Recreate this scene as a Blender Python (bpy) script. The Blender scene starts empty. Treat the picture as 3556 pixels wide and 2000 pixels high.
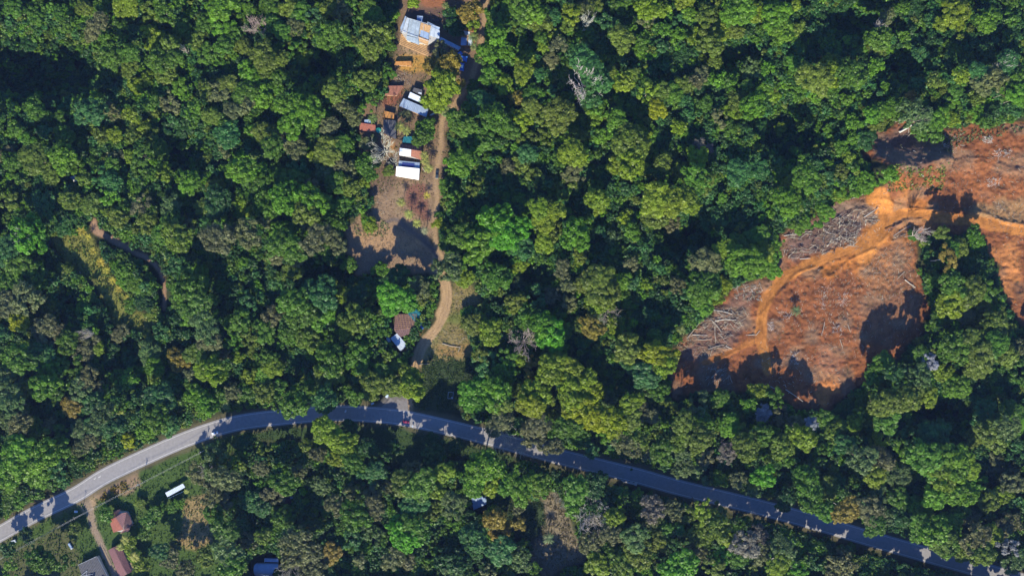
import bpy, math, random
import numpy as np
from mathutils import Vector

# ---------------------------------------------------------------- camera, sky, sun, exposure
S = bpy.context.scene
COL = S.collection
H = 500.0            # flying height in metres
M = 0.2              # metres on the ground per photo pixel
cam_d = bpy.data.cameras.new('camera')
cam_d.sensor_width = 36.0
cam_d.lens = 18.0 / (1778 * M / H)
cam_d.clip_start = 5.0
cam_d.clip_end = 5000.0
cam = bpy.data.objects.new('camera', cam_d)
cam.location = (0, 0, H)
COL.objects.link(cam)
S.camera = cam

SUN_EL, SUN_AZ = 30.0, 189.0      # degrees; azimuth clockwise from +Y
w = bpy.data.worlds.new('World')
S.world = w
w.use_nodes = True
nt = w.node_tree
sky = nt.nodes.new('ShaderNodeTexSky')
sky.sky_type = 'NISHITA'
sky.sun_disc = False
sky.sun_elevation = math.radians(SUN_EL)
sky.sun_rotation = math.radians(SUN_AZ)
sky.air_density = 1.6
sky.ozone_density = 2.5
sky.dust_density = 0.4
hs = nt.nodes.new('ShaderNodeHueSaturation')
hs.inputs['Saturation'].default_value = 1.45
hs.inputs['Hue'].default_value = 0.525
nt.links.new(sky.outputs[0], hs.inputs['Color'])
nt.links.new(hs.outputs[0], nt.nodes['Background'].inputs[0])
nt.nodes['Background'].inputs[1].default_value = 0.115
sd = bpy.data.lights.new('sun', 'SUN')
sd.energy = 5.0
sd.angle = math.radians(0.5)
sd.color = (1.0, 0.93, 0.74)
sun = bpy.data.objects.new('sun', sd)
a, e = math.radians(SUN_AZ), math.radians(SUN_EL)
to_sun = Vector((math.sin(a) * math.cos(e), math.cos(a) * math.cos(e), math.sin(e)))
sun.rotation_euler = to_sun.to_track_quat('Z', 'Y').to_euler()
COL.objects.link(sun)
S.view_settings.view_transform = 'Standard'
S.view_settings.look = 'None'
S.view_settings.exposure = 0.95
S.view_settings.gamma = 1.0

rng = np.random.default_rng(7)
random.seed(7)


def P(sx, sy, z=0.0):
    """photo pixel -> the world point seen there at height z"""
    f = M * (H - z) / H
    return ((sx - 1778) * f, (1000 - sy) * f)


def T(c, r, x, y):
    """tile coordinates -> photo pixels"""
    return (889 * c + x / 2.172, (0, 667, 1333)[r] + y / 2.172)


def TP(c, r, s):
    return [T(c, r, *map(float, t.split(','))) for t in s.split()]


def VP(s):
    return [(float(t.split(',')[0]) * 1.3805, float(t.split(',')[1]) * 1.3805) for t in s.split()]


def tag(o, label=None, cat=None, group=None, kind=None):
    if label: o['label'] = label
    if cat: o['category'] = cat
    if group: o['group'] = group
    if kind: o['kind'] = kind
    return o


# ---------------------------------------------------------------- materials
def mat(name, col, rough=0.8, var=0.25, scale=2.0, metal=0.0, bump=0.0, attr=None, spec=0.3, streak=None):
    m = bpy.data.materials.new(name)
    m.use_nodes = True
    t = m.node_tree
    b = t.nodes['Principled BSDF']
    b.inputs['Roughness'].default_value = rough
    b.inputs['Metallic'].default_value = metal
    b.inputs['Specular IOR Level'].default_value = spec
    geo = t.nodes.new('ShaderNodeNewGeometry')
    n = t.nodes.new('ShaderNodeTexNoise')
    n.inputs['Scale'].default_value = scale
    n.inputs['Detail'].default_value = 6
    n.inputs['Roughness'].default_value = 0.65
    src = geo.outputs['Position']
    if streak:
        mp = t.nodes.new('ShaderNodeMapping')
        mp.inputs['Scale'].default_value = streak
        t.links.new(src, mp.inputs[0])
        src = mp.outputs[0]
    t.links.new(src, n.inputs['Vector'])
    mr = t.nodes.new('ShaderNodeMapRange')
    mr.inputs[1].default_value = 0.3
    mr.inputs[2].default_value = 0.7
    mr.inputs[3].default_value = 1 - var
    mr.inputs[4].default_value = 1 + var
    t.links.new(n.outputs[0], mr.inputs[0])
    vm = t.nodes.new('ShaderNodeVectorMath')
    vm.operation = 'SCALE'
    if attr == 'object':
        oi = t.nodes.new('ShaderNodeObjectInfo')
        t.links.new(oi.outputs['Color'], vm.inputs[0])
    elif attr:
        at = t.nodes.new('ShaderNodeAttribute')
        at.attribute_name = attr
        t.links.new(at.outputs['Color'], vm.inputs[0])
    else:
        vm.inputs[0].default_value = col
    t.links.new(mr.outputs[0], vm.inputs['Scale'])
    t.links.new(vm.outputs[0], b.inputs['Base Color'])
    if bump:
        bp = t.nodes.new('ShaderNodeBump')
        bp.inputs['Strength'].default_value = 0.8
        bp.inputs['Distance'].default_value = bump
        t.links.new(n.outputs[0], bp.inputs['Height'])
        t.links.new(bp.outputs[0], b.inputs['Normal'])
    return m


def leaf_mat(name, mode):
    m = bpy.data.materials.new(name)
    m.use_nodes = True
    t = m.node_tree
    b = t.nodes['Principled BSDF']
    out = t.nodes['Material Output']
    b.inputs['Roughness'].default_value = 0.5
    b.inputs['Specular IOR Level'].default_value = 0.25
    geo = t.nodes.new('ShaderNodeNewGeometry')
    n = t.nodes.new('ShaderNodeTexNoise')
    n.inputs['Scale'].default_value = 0.22
    n.inputs['Detail'].default_value = 3
    t.links.new(geo.outputs['Position'], n.inputs['Vector'])
    mr = t.nodes.new('ShaderNodeMapRange')
    mr.inputs[1].default_value = 0.3
    mr.inputs[2].default_value = 0.7
    mr.inputs[3].default_value = 0.72
    mr.inputs[4].default_value = 1.28
    t.links.new(n.outputs[0], mr.inputs[0])
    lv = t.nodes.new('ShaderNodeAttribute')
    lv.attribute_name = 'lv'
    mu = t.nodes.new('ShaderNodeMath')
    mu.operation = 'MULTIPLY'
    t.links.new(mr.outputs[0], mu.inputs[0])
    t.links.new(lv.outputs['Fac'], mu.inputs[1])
    vm = t.nodes.new('ShaderNodeVectorMath')
    vm.operation = 'SCALE'
    if mode == 'object':
        oi = t.nodes.new('ShaderNodeObjectInfo')
        t.links.new(oi.outputs['Color'], vm.inputs[0])
    else:
        at = t.nodes.new('ShaderNodeAttribute')
        at.attribute_name = 'tint'
        t.links.new(at.outputs['Color'], vm.inputs[0])
    t.links.new(mu.outputs[0], vm.inputs['Scale'])
    t.links.new(vm.outputs[0], b.inputs['Base Color'])
    tr = t.nodes.new('ShaderNodeBsdfTranslucent')
    t.links.new(vm.outputs[0], tr.inputs['Color'])
    mx = t.nodes.new('ShaderNodeMixShader')
    mx.inputs[0].default_value = 0.22
    t.links.new(b.outputs[0], mx.inputs[1])
    t.links.new(tr.outputs[0], mx.inputs[2])
    t.links.new(mx.outputs[0], out.inputs[0])
    return m


# ---------------------------------------------------------------- mesh helpers
def quad_mesh(name, V, Q, m, attrs=None, smooth=False):
    me = bpy.data.meshes.new(name)
    V = np.asarray(V, dtype=np.float32)
    Q = np.asarray(Q, dtype=np.int32)
    me.vertices.add(len(V))
    me.vertices.foreach_set('co', V.ravel())
    me.loops.add(Q.size)
    me.loops.foreach_set('vertex_index', Q.ravel())
    me.polygons.add(len(Q))
    me.polygons.foreach_set('loop_start', np.arange(0, Q.size, 4, dtype=np.int32))
    me.polygons.foreach_set('loop_total', np.full(len(Q), 4, dtype=np.int32))
    if smooth:
        me.polygons.foreach_set('use_smooth', np.ones(len(Q), dtype=bool))
    me.update(calc_edges=True)
    for an, (dom, typ, arr) in (attrs or {}).items():
        at = me.attributes.new(an, typ, dom)
        arr = np.asarray(arr, dtype=np.float32)
        if typ == 'FLOAT_COLOR':
            if arr.shape[1] == 3:
                arr = np.concatenate([arr, np.ones((len(arr), 1), np.float32)], 1)
            at.data.foreach_set('color', arr.ravel())
        else:
            at.data.foreach_set('value', arr.ravel())
    me.materials.append(m)
    return me


class MB:
    """collects faces of any size into ONE mesh object"""
    def __init__(s):
        s.v = []; s.f = []

    def add(s, vs, fs):
        k = len(s.v)
        s.v += [tuple(p) for p in vs]
        s.f += [tuple(i + k for i in f) for f in fs]

    def box(s, c, size, rz=0.0, top=1.0):
        x, y, z = [q / 2 for q in size]
        ca, sa = math.cos(rz), math.sin(rz)
        vs = []
        for dz in (-z, z):
            k = top if dz > 0 else 1.0
            for dx, dy in ((-x, -y), (x, -y), (x, y), (-x, y)):
                vs.append((c[0] + (dx * ca - dy * sa) * k, c[1] + (dx * sa + dy * ca) * k, c[2] + dz))
        s.add(vs, [(0, 3, 2, 1), (4, 5, 6, 7), (0, 1, 5, 4), (1, 2, 6, 5), (2, 3, 7, 6), (3, 0, 4, 7)])

    def tube(s, p, q, r0, r1=None, n=6, cap=True):
        r1 = r0 if r1 is None else r1
        p, q = Vector(p), Vector(q)
        d = (q - p).normalized()
        u = d.cross(Vector((0, 0, 1)) if abs(d.z) < 0.9 else Vector((1, 0, 0))).normalized()
        v = d.cross(u)
        vs = []
        for c, r in ((p, r0), (q, r1)):
            for i in range(n):
                t = 2 * math.pi * i / n
                vs.append(c + u * (r * math.cos(t)) + v * (r * math.sin(t)))
        fs = [(i, (i + 1) % n, n + (i + 1) % n, n + i) for i in range(n)]
        if cap:
            fs += [tuple(range(n))[::-1], tuple(range(n, 2 * n))]
        s.add(vs, fs)

    def prism(s, pts, z0, z1):
        n = len(pts)
        vs = [(x, y, z0) for x, y in pts] + [(x, y, z1) for x, y in pts]
        fs = [(i, (i + 1) % n, n + (i + 1) % n, n + i) for i in range(n)]
        fs += [tuple(range(n))[::-1], tuple(range(n, 2 * n))]
        s.add(vs, fs)

    def panel(s, a, b, c, d, n=10, amp=0.07, th=0.08):
        """corrugated sheet a-b (ribs counted along it) to d-c"""
        a, b, c, d = map(Vector, (a, b, c, d))
        nor = (b - a).cross(d - a).normalized()
        if nor.z < 0: nor = -nor
        vs = []
        N = n * 2
        for lay in (0, -th):
            for i in range(N + 1):
                t = i / N
                o = nor * ((amp if i % 2 else -amp) + lay)
                vs.append(a.lerp(b, t) + o)
                vs.append(d.lerp(c, t) + o)
        k = 2 * (N + 1)
        fs = []
        for i in range(N):
            fs.append((2 * i, 2 * i + 2, 2 * i + 3, 2 * i + 1))
            fs.append((k + 2 * i, k + 2 * i + 1, k + 2 * i + 3, k + 2 * i + 2))
            fs.append((2 * i, k + 2 * i, k + 2 * i + 2, 2 * i + 2))
            fs.append((2 * i + 1, 2 * i + 3, k + 2 * i + 3, k + 2 * i + 1))
        fs.append((0, 1, k + 1, k))
        fs.append((k - 2, 2 * k - 2, 2 * k - 1, k - 1))
        s.add(vs, fs)

    def build(s, name, m, parent=None, loc=(0, 0, 0), smooth=False):
        me = bpy.data.meshes.new(name)
        me.from_pydata([tuple(p) for p in s.v], [], s.f)
        if smooth:
            for p in me.polygons: p.use_smooth = True
        me.materials.append(m)
        o = bpy.data.objects.new(name, me)
        o.location = loc
        COL.objects.link(o)
        if parent: o.parent = parent
        return o


def empty(name, x, y, z=0.0, rz=0.0):
    o = bpy.data.objects.new(name, None)
    o.location = (x, y, z)
    o.rotation_euler = (0, 0, rz)
    COL.objects.link(o)
    return o


def seg_mesh(name, segs, m, attrs=None):
    """many tapered four-sided sticks: rows of p0(3) p1(3) r0 r1"""
    s = np.asarray(segs, dtype=np.float64)
    p, q, r0, r1 = s[:, 0:3], s[:, 3:6], s[:, 6:7], s[:, 7:8]
    d = q - p
    d /= np.linalg.norm(d, axis=1, keepdims=True) + 1e-9
    ref = np.where(np.abs(d[:, 2:3]) < 0.9, np.array([[0, 0, 1.0]]), np.array([[1.0, 0, 0]]))
    u = np.cross(d, ref); u /= np.linalg.norm(u, axis=1, keepdims=True)
    v = np.cross(d, u)
    ring = [u, v, -u, -v]
    V = np.stack([p + k * r0 for k in ring] + [q + k * r1 for k in ring], 1).reshape(-1, 3)
    base = (np.arange(len(s)) * 8)[:, None, None]
    F = np.array([[0, 1, 5, 4], [1, 2, 6, 5], [2, 3, 7, 6], [3, 0, 4, 7], [4, 5, 6, 7], [3, 2, 1, 0]])[None]
    Q = (base + F).reshape(-1, 4)
    return V, Q


# ---------------------------------------------------------------- value noise for terrain
def vnoise(x, y, seed):
    r = np.random.default_rng(seed)
    lat = r.random((256, 256))
    xi = np.floor(x).astype(int); yi = np.floor(y).astype(int)
    fx = x - xi; fy = y - yi
    fx = fx * fx * (3 - 2 * fx); fy = fy * fy * (3 - 2 * fy)
    g = lambda i, j: lat[(xi + i) % 256, (yi + j) % 256]
    return (g(0, 0) * (1 - fx) + g(1, 0) * fx) * (1 - fy) + (g(0, 1) * (1 - fx) + g(1, 1) * fx) * fy


def inside(px, py, poly):
    m = np.zeros(px.shape, bool)
    n = len(poly)
    j = n - 1
    for i in range(n):
        xi, yi = poly[i]; xj, yj = poly[j]
        c = ((yi > py) != (yj > py)) & (px < (xj - xi) * (py - yi) / (yj - yi + 1e-9) + xi)
        m ^= c
        j = i
    return m


def line_dist(px, py, pts):
    d = np.full(px.shape, 1e9)
    for (x0, y0), (x1, y1) in zip(pts[:-1], pts[1:]):
        dx, dy = x1 - x0, y1 - y0
        t = np.clip(((px - x0) * dx + (py - y0) * dy) / (dx * dx + dy * dy + 1e-9), 0, 1)
        d = np.minimum(d, np.hypot(px - x0 - t * dx, py - y0 - t * dy))
    return d


def smooth_line(pts, n=8):
    """Catmull-Rom through the points"""
    out = []
    P_ = [pts[0]] + list(pts) + [pts[-1]]
    for i in range(1, len(P_) - 2):
        p0, p1, p2, p3 = [np.array(P_[k], float) for k in (i - 1, i, i + 1, i + 2)]
        for k in range(n):
            t = k / n
            out.append(tuple(0.5 * ((2 * p1) + (-p0 + p2) * t + (2 * p0 - 5 * p1 + 4 * p2 - p3) * t * t + (-p0 + 3 * p1 - 3 * p2 + p3) * t ** 3)))
    out.append(tuple(pts[-1]))
    return out


# ---------------------------------------------------------------- the ground
ROAD = smooth_line([(-160, 1945), (-60, 1885), (0, 1852), (120, 1785), (262, 1717), (368, 1651), (529, 1575), (640, 1527), (737, 1492), (812, 1471), (889, 1458), (981, 1448), (1090, 1438), (1188, 1434),
                    (1317, 1441), (1418, 1454), (1556, 1484), (1672, 1512), (1778, 1541), (1939, 1584), (2036, 1608), (2211, 1651), (2353, 1691), (2538, 1736), (2667, 1768),
                    (2851, 1818), (2998, 1862), (3127, 1899), (3266, 1938), (3410, 1978), (3556, 2019), (3760, 2078)])
TRACK_MAIN = smooth_line([(1692, -90), (1688, 0), (1676, 120), (1660, 200), (1630, 290), (1580, 360), (1536, 419), (1533, 480), (1526, 540), (1515, 620), (1517, 704), (1508, 773), (1518, 870),
                          (1526, 943), (1547, 989), (1552, 1035), (1543, 1081), (1518, 1132), (1483, 1178), (1458, 1219), (1440, 1279), (1420, 1340), (1416, 1430)])
TRACK_MAIN_TOP = [p for p in TRACK_MAIN if p[1] < 900]
TRACK_MAIN_LOW = [p for p in TRACK_MAIN if p[1] >= 890]
TRACK_BRANCH = smooth_line([(1525, 905), (1490, 850), (1440, 810), (1380, 765), (1345, 770)])
TRACK_W = smooth_line([(325, 770), (335, 800), (368, 822), (414, 847), (465, 874), (506, 893), (534, 916), (557, 948), (568, 985), (571, 1012), (569, 1075)])
DRIVE = smooth_line([T(0, 2, 600, 850), T(0, 2, 660, 900), T(0, 2, 690, 990), T(0, 2, 715, 1090), T(0, 2, 770, 1230), T(0, 2, 830, 1360), T(0, 2, 880, 1449), T(0, 2, 930, 1560)])
CLEAR_TRACK = smooth_line(VP('1932,930 1918,860 1917,800 1930,752 1962,708 2020,672 2090,645 2150,618 2200,585 2235,552 2290,538 2380,548 2480,562 2600,585 2700,600'))
CLEAR_TRACK2 = smooth_line(TP(3, 1, '800,40 850,100 880,200 850,300 780,400 720,470'))
CLEAR_TRACK3 = smooth_line(VP('1772,912 1800,902 1840,885 1880,865 1915,850'))
CLEARING = VP('1690,1010 1690,880 1715,850 1790,790 1800,760 1845,715 1900,705 1950,690 1962,650 1955,600 1990,572 2085,530 2110,502 2180,486 2230,460 2232,440 2190,405 2165,400 2200,340 2280,300 2400,325 2600,310 2760,330 2760,900 2620,860 2540,780 2520,700 2480,600 2420,585 2300,590 2310,700 2335,760 2325,830 2260,890 2170,960 2130,1000 2075,1035 2000,1015 1930,985 1850,985 1760,985')
# (piece name, colour, softness px, warp px, polygon)
FLOOR = (0.030, 0.036, 0.014)
REG = [
    ('lawn', (0.050, 0.085, 0.020), 10, 8, TP(0, 2, '-300,1560 -300,1300 0,1190 560,890 700,830 1000,690 1540,430 1700,400 1931,340 1931,470 1560,560 1500,860 1700,1000 1700,1449 1700,1700 -300,1700')),
    ('lawn', (0.035, 0.060, 0.020), 8, 8, TP(1, 2, '-60,330 650,285 950,305 1300,340 1931,500 1931,600 1500,560 1000,620 700,420 0,420')),  # darker tone: shade below the road put into the grass colour
    ('lawn', (0.033, 0.048, 0.020), 8, 6, TP(1, 1, '1230,1290 1330,1230 1500,1240 1620,1240 1625,1449 1640,1640 1480,1640 1250,1640 1120,1640 1150,1449')),  # shadow over the lot by the junction put into the grass colour
    ('grass_strip', (0.150, 0.150, 0.035), 12, 8, TP(0, 1, '370,360 500,320 650,300 740,430 800,560 900,680 980,780 1000,900 1150,930 1170,1040 1000,1040 850,980 800,830 700,660 600,620 500,540 430,430')),
    ('yard', (0.165, 0.108, 0.065), 14, 10, TP(1, 0, '1100,-60 1740,-60 1720,300 1700,620 1560,900 1440,960 1420,1449 1400,1500 850,1500 850,1330 1000,1200 780,1120 780,850 960,720 1000,620 1040,480 1080,200')),
    ('brown_clearing', (0.225, 0.150, 0.090), 10, 10, TP(1, 1, '870,-80 1340,-80 1345,120 1330,400 1420,470 1380,600 1320,640 1100,600 900,640 760,620 690,420 690,280 760,190 880,170 905,60')),
    ('roadside_clearing', (0.20, 0.155, 0.060), 10, 10, TP(1, 1, '1470,690 1620,720 1700,820 1620,870 1570,960 1560,1050 1620,1110 1640,1240 1480,1260 1330,1250 1240,1290 1220,1449 1180,1449 1210,1240 1290,1130 1420,980 1470,880')),
    ('dry_gap', (0.175, 0.140, 0.085), 10, 10, TP(2, 2, '240,850 330,820 420,1000 460,1160 580,1240 540,1330 230,1449 130,1300 190,1150 240,1050')),
    ('lawn', (0.035, 0.055, 0.020), 8, 8, TP(2, 2, '-20,890 240,890 250,1080 110,1180 -40,1100')),
    ('clearing', (0.190, 0.070, 0.028), 8, 12, CLEARING),
]
# colour patches inside those pieces (no piece of their own)
PATCH = [
    ((0.10, 0.075, 0.045), 14, 10, TP(0, 2, '-100,1300 300,1150 560,990 600,1449 -100,1600'), 0.5),
    ((0.26, 0.19, 0.085), 8, 7, TP(0, 2, '1380,870 1560,830 1600,960 1640,1050 1600,1180 1480,1260 1340,1210 1370,1060'), 1),
    ((0.22, 0.15, 0.09), 8, 6, TP(0, 2, '700,830 950,690 1040,650 1060,780 960,830 900,840 740,890'), 1),
    ((0.30, 0.21, 0.12), 8, 6, TP(0, 2, '570,850 700,810 740,870 720,950 650,980 590,910'), 1),
    ((0.36, 0.20, 0.05), 10, 8, TP(1, 0, '1040,450 1250,360 1290,440 1290,560 1180,560 1050,500'), 1),
    ((0.27, 0.18, 0.10), 10, 8, TP(1, 0, '1090,330 1260,360 1300,420 1120,430'), 1),
    ((0.21, 0.085, 0.045), 10, 8, TP(1, 0, '960,650 1110,630 1100,720 1050,790 960,800'), 1),
    ((0.24, 0.10, 0.05), 10, 8, TP(1, 0, '1200,-40 1450,-40 1460,60 1280,70'), 1),
    ((0.10, 0.06, 0.05), 10, 8, TP(1, 0, '1150,70 1420,60 1420,160 1180,180'), 0.8),
    ((0.24, 0.10, 0.05), 8, 6, TP(1, 0, '1540,220 1660,210 1650,370 1540,360'), 1),
    ((0.13, 0.085, 0.055), 14, 8, TP(1, 0, '780,1020 1060,1030 1040,1449 840,1449'), 0.8),
    ((0.30, 0.15, 0.05), 8, 6, TP(1, 0, '1000,1060 1050,1060 1040,1170 1010,1170'), 1),
    ((0.17, 0.08, 0.055), 8, 8, TP(1, 1, '1140,-60 1290,-60 1310,220 1250,240 1180,160 1130,80'), 1),
    ((0.24, 0.17, 0.10), 8, 8, TP(1, 1, '1040,-20 1090,60 1110,150 1060,180 1020,60'), 0.8),
    ((0.33, 0.20, 0.10), 12, 10, TP(1, 1, '720,320 850,270 1000,270 1080,330 1250,380 1260,440 1080,440 830,440 740,380'), 0.8),
    ((0.29, 0.13, 0.045), 8, 6, TP(1, 1, '1120,1050 1260,1020 1240,1060 1150,1200 1090,1200 1140,1120'), 1),
    ((0.26, 0.15, 0.055), 12, 8, TP(1, 1, '1350,1150 1620,1150 1600,1230 1380,1230'), 0.7),
    ((0.10, 0.13, 0.03), 12, 8, TP(1, 1, '1490,900 1570,900 1590,1000 1440,1000 1330,1130 1280,1200 1350,1060'), 0.8),
    ((0.34, 0.125, 0.030), 20, 26, VP('2190,495 2240,500 2250,470 2330,500 2350,560 2300,600 2250,640 2230,760 2190,740 2160,680 2080,700 2000,720 2050,660 2150,610'), 0.85),
    ((0.14, 0.085, 0.065), 14, 16, VP('1970,590 2090,520 2190,505 2200,545 2160,600 2060,640 1980,650'), 0.9),
    ((0.15, 0.085, 0.062), 16, 16, VP('1700,900 1750,830 1850,730 1900,720 1880,830 1830,870 1780,900'), 0.85),
    ((0.20, 0.105, 0.058), 20, 20, VP('2180,620 2290,600 2310,760 2240,870 2150,860 2170,740'), 0.6),
    ((0.31, 0.085, 0.028), 10, 8, TP(3, 1, '360,1250 440,1165 490,1220 560,1300 550,1420 500,1490 440,1400'), 1),
    ((0.36, 0.14, 0.045), 10, 8, TP(3, 2, '400,-120 540,-60 540,60 470,80 410,190 375,150'), 1),
    ((0.13, 0.085, 0.065), 20, 20, VP('2200,330 2340,330 2370,400 2290,430 2200,410'), 0.8),  # shade on the soil here painted as a darker patch
    ((0.30, 0.11, 0.04), 24, 24, VP('2400,400 2576,390 2700,420 2700,560 2500,540 2420,480'), 0.6),
    ((0.25, 0.17, 0.08), 16, 16, VP('2420,520 2576,500 2600,560 2450,555'), 0.6),
    ((0.37, 0.15, 0.05), 16, 16, VP('2500,620 2560,600 2576,700 2530,760'), 0.8),
]
G = 0.9
gx = np.arange(-395, 395.01, G); gy = np.arange(-240, 240.01, G)
GX, GY = np.meshgrid(gx, gy)
PX, PY = GX / M + 1778, 1000 - GY / M
wx = (vnoise(PX / 40, PY / 40, 1) - 0.5) * 2 + (vnoise(PX / 14, PY / 14, 2) - 0.5)
wy = (vnoise(PX / 40, PY / 40, 3) - 0.5) * 2 + (vnoise(PX / 14, PY / 14, 4) - 0.5)


def soft(mask, n):
    a_ = mask.astype(np.float32)
    for _ in range(n):
        a_ = (a_ + np.roll(a_, 1, 0) + np.roll(a_, -1, 0) + np.roll(a_, 1, 1) + np.roll(a_, -1, 1)) / 5
    return a_


colr = np.empty(GX.shape + (3,), np.float32); colr[:] = FLOOR
litter = vnoise(PX / 60, PY / 60, 5)[..., None]
colr = colr * (0.7 + 0.8 * litter)
piece = np.zeros(GX.shape, int)
names = ['forest_floor']
amp = np.full(GX.shape, 0.35, np.float32)
masks = {}


def paint(mask, col, k=1.0):
    global colr
    colr = colr * (1 - mask[..., None] * k) + np.array(col, np.float32) * mask[..., None] * k


for nm, c, sf, wp, poly in REG:
    m_ = inside(PX + wx * wp, PY + wy * wp, poly)
    paint(soft(m_, max(1, sf // 4)), c)
    if nm not in names: names.append(nm)
    piece[m_] = names.index(nm)
    masks[nm] = masks.get(nm, False) | m_
    if nm == 'clearing': amp[m_] = 0.85
    else: amp[m_] = 0.16
for c, sf, wp, poly, k in PATCH:
    m_ = inside(PX + wx * wp, PY + wy * wp, poly)
    paint(soft(m_, max(1, sf // 4)), c, k)
for nm, line, wd, c in (('dirt_road', TRACK_MAIN_TOP, 17, (0.27, 0.18, 0.10)), ('dirt_road', TRACK_MAIN_LOW, 36, (0.34, 0.225, 0.12)), ('dirt_road', TRACK_BRANCH, 15, (0.13, 0.10, 0.08)),  # branch track coloured dark for the shadow lying on it
                        ('dirt_path', TRACK_W, 15, (0.27, 0.165, 0.10)), ('driveway', DRIVE, 22, (0.24, 0.18, 0.125)),
                        ('logging_track', CLEAR_TRACK, 36, (0.37, 0.148, 0.038)), ('logging_track', CLEAR_TRACK2, 62, (0.40, 0.160, 0.040)), ('logging_track', CLEAR_TRACK3, 20, (0.32, 0.125, 0.035))):
    d = line_dist(PX + wx * 3, PY + wy * 3, line)
    if nm == 'dirt_path': wd_ = wd * np.clip(1.5 - (PY - 830) / 160, 0.75, 1.7)
    elif line is TRACK_MAIN_TOP: wd_ = wd * (1 + 0.0 * PX)
    else: wd_ = wd * (1 + 0.15 * wx)
    wgt = np.clip((wd_ / 2 + 4 - d) / 7, 0, 1)
    col_ = np.array(c, np.float32) * (0.9 + 0.25 * vnoise(PX / 9, PY / 30, 9)[..., None])
    if wd > 17: col_ = col_ * (1 - 0.20 * np.exp(-((d - 4.6) / 2.2) ** 2))[..., None]
    if 'logging' in nm: wgt = wgt * (0.78 + 0.22 * np.clip((vnoise(PX / 13, PY / 13, 41) - 0.25) * 3, 0, 1))
    colr = colr * (1 - wgt[..., None]) + col_ * wgt[..., None]
    if nm not in names: names.append(nm)
    piece[wgt > 0.5] = names.index(nm)
    amp = amp * (1 - np.clip(wgt * 1.3, 0, 1) * 0.8)
# fine-grained wear in the clearing: reddish and pale scraps
cm = soft(masks['clearing'], 2)
n1 = vnoise(PX / 7, PY / 7, 21); n2 = vnoise(PX / 22, PY / 22, 22); n3 = vnoise(PX / 60, PY / 45, 23)
mul = 0.58 + 0.42 * n1 + 0.42 * n2
colr *= (1 - cm[..., None]) + cm[..., None] * mul[..., None]
grey = np.clip((n3 - 0.52) * 4, 0, 1) * cm * (piece == names.index('clearing'))
paint(grey.astype(np.float32), (0.20, 0.135, 0.085), 0.55)
# asphalt corridor: flat ground
dr = line_dist(PX, PY, ROAD)
verge = np.clip((46 + 6 * wx - dr) / 12, 0, 1)
paint(verge.astype(np.float32), (0.115, 0.095, 0.055), 0.7)
flat = np.clip((dr - 30) / 25, 0, 1)
junction = inside(PX, PY, TP(1, 2, '890,190 960,110 1040,60 1060,-40 1150,-40 1150,230'))
paint(soft(junction, 2), (0.13, 0.12, 0.115), 0.9)
amp *= flat
GZ = ((vnoise(PX / 11, PY / 11, 31) - 0.5) + 1.5 * (vnoise(PX / 32, PY / 32, 32) - 0.5) + 1.1 * (vnoise(PX / 5.2, PY / 5.2, 33) - 0.5)) * amp
# pushed-up soil berms beside the logging track
BERMS = [
    (TP(3, 1, '1150,205 1060,215 980,245 920,300 880,345 835,385'), 0.9, 5), (TP(3, 1, '800,430 700,470 620,510 560,565 510,610 460,640'), 0.8, 5),
    (TP(3, 1, '540,515 450,545 400,590 350,640'), 0.7, 5), (TP(3, 1, '350,568 270,590 200,620 140,700 60,790 0,860 -60,930'), 0.9, 5),
    (TP(3, 1, '840,55 900,75 1000,112 1150,130 1300,143 1450,150 1600,162 1700,190 1800,222 1931,243'), 1.2, 7),
    (TP(3, 0, '1500,1200 1600,1205 1700,1225 1800,1260 1931,1280'), 0.8, 8), (TP(3, 0, '1500,1225 1650,1240 1760,1280 1931,1310'), 0.7, 6),
    (TP(2, 1, '1450,1310 1540,1275 1640,1225 1700,1190'), 0.7, 6), (TP(1, 1, '1060,285 1120,310 1200,350 1270,400 1330,440'), 0.8, 5),
    (TP(1, 1, '1490,730 1480,850 1440,950 1390,1040'), 0.5, 4),
]
for line, hgt, wd in BERMS:
    d = line_dist(PX + wx * 2, PY + wy * 2, smooth_line(line, 4))
    GZ += hgt * np.exp(-(d / wd) ** 2)
# forest ravines and a knoll above the logging track, shaped to cast shade
hol = np.zeros_like(GZ)
for (c_, r_, hx, hy, rx_, ry_, dep) in ((0, 0, 330, 480, 380, 250, 26), (0, 0, 1420, 1120, 150, 160, 14), (3, 0, 160, 960, 260, 220, 18), (2, 1, 1280, 330, 200, 170, 18), (3, 0, 700, 160, 300, 120, 16),
                                   (3, 0, 1000, 470, 200, 110, 12), (2, 0, 1640, 400, 180, 90, 12), (1, 0, 480, 470, 150, 110, 14), (2, 1, 140, 640, 130, 100, 12), (0, 2, 1000, -250, 180, 140, 12),
                                   (0, 1, 540, 820, 130, 120, 10), (3, 2, 1250, 200, 190, 110, 14), (3, 2, 1680, 640, 90, 150, 14), (1, 1, 500, 600, 180, 70, 10), (2, 2, 860, 900, 90, 100, 8)):
    cx_, cy_ = T(c_, r_, hx, hy)
    q = ((PX - cx_ + wx * 8) / (rx_ / 2.172)) ** 2 + ((PY - cy_ + wy * 8) / (ry_ / 2.172)) ** 2
    hol = np.minimum(hol, -dep * np.exp(-q * q * 0.7))
away = np.clip(1 - soft(piece > 0, 60) * 4, 0, 1) * np.clip((dr - 50) / 80, 0, 1)
GZ += hol * away * np.clip((390 - np.abs(GX)) / 30, 0, 1) * np.clip((236 - np.abs(GY)) / 30, 0, 1)
kx_, ky_ = T(3, 0, 0, 0)
tx_ = (PX - kx_) * 2.172 + wx * 22; ty_ = (PY - ky_) * 2.172 + wy * 14
crest = 1265 - 0.14 * (tx_ - 1000)
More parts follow.
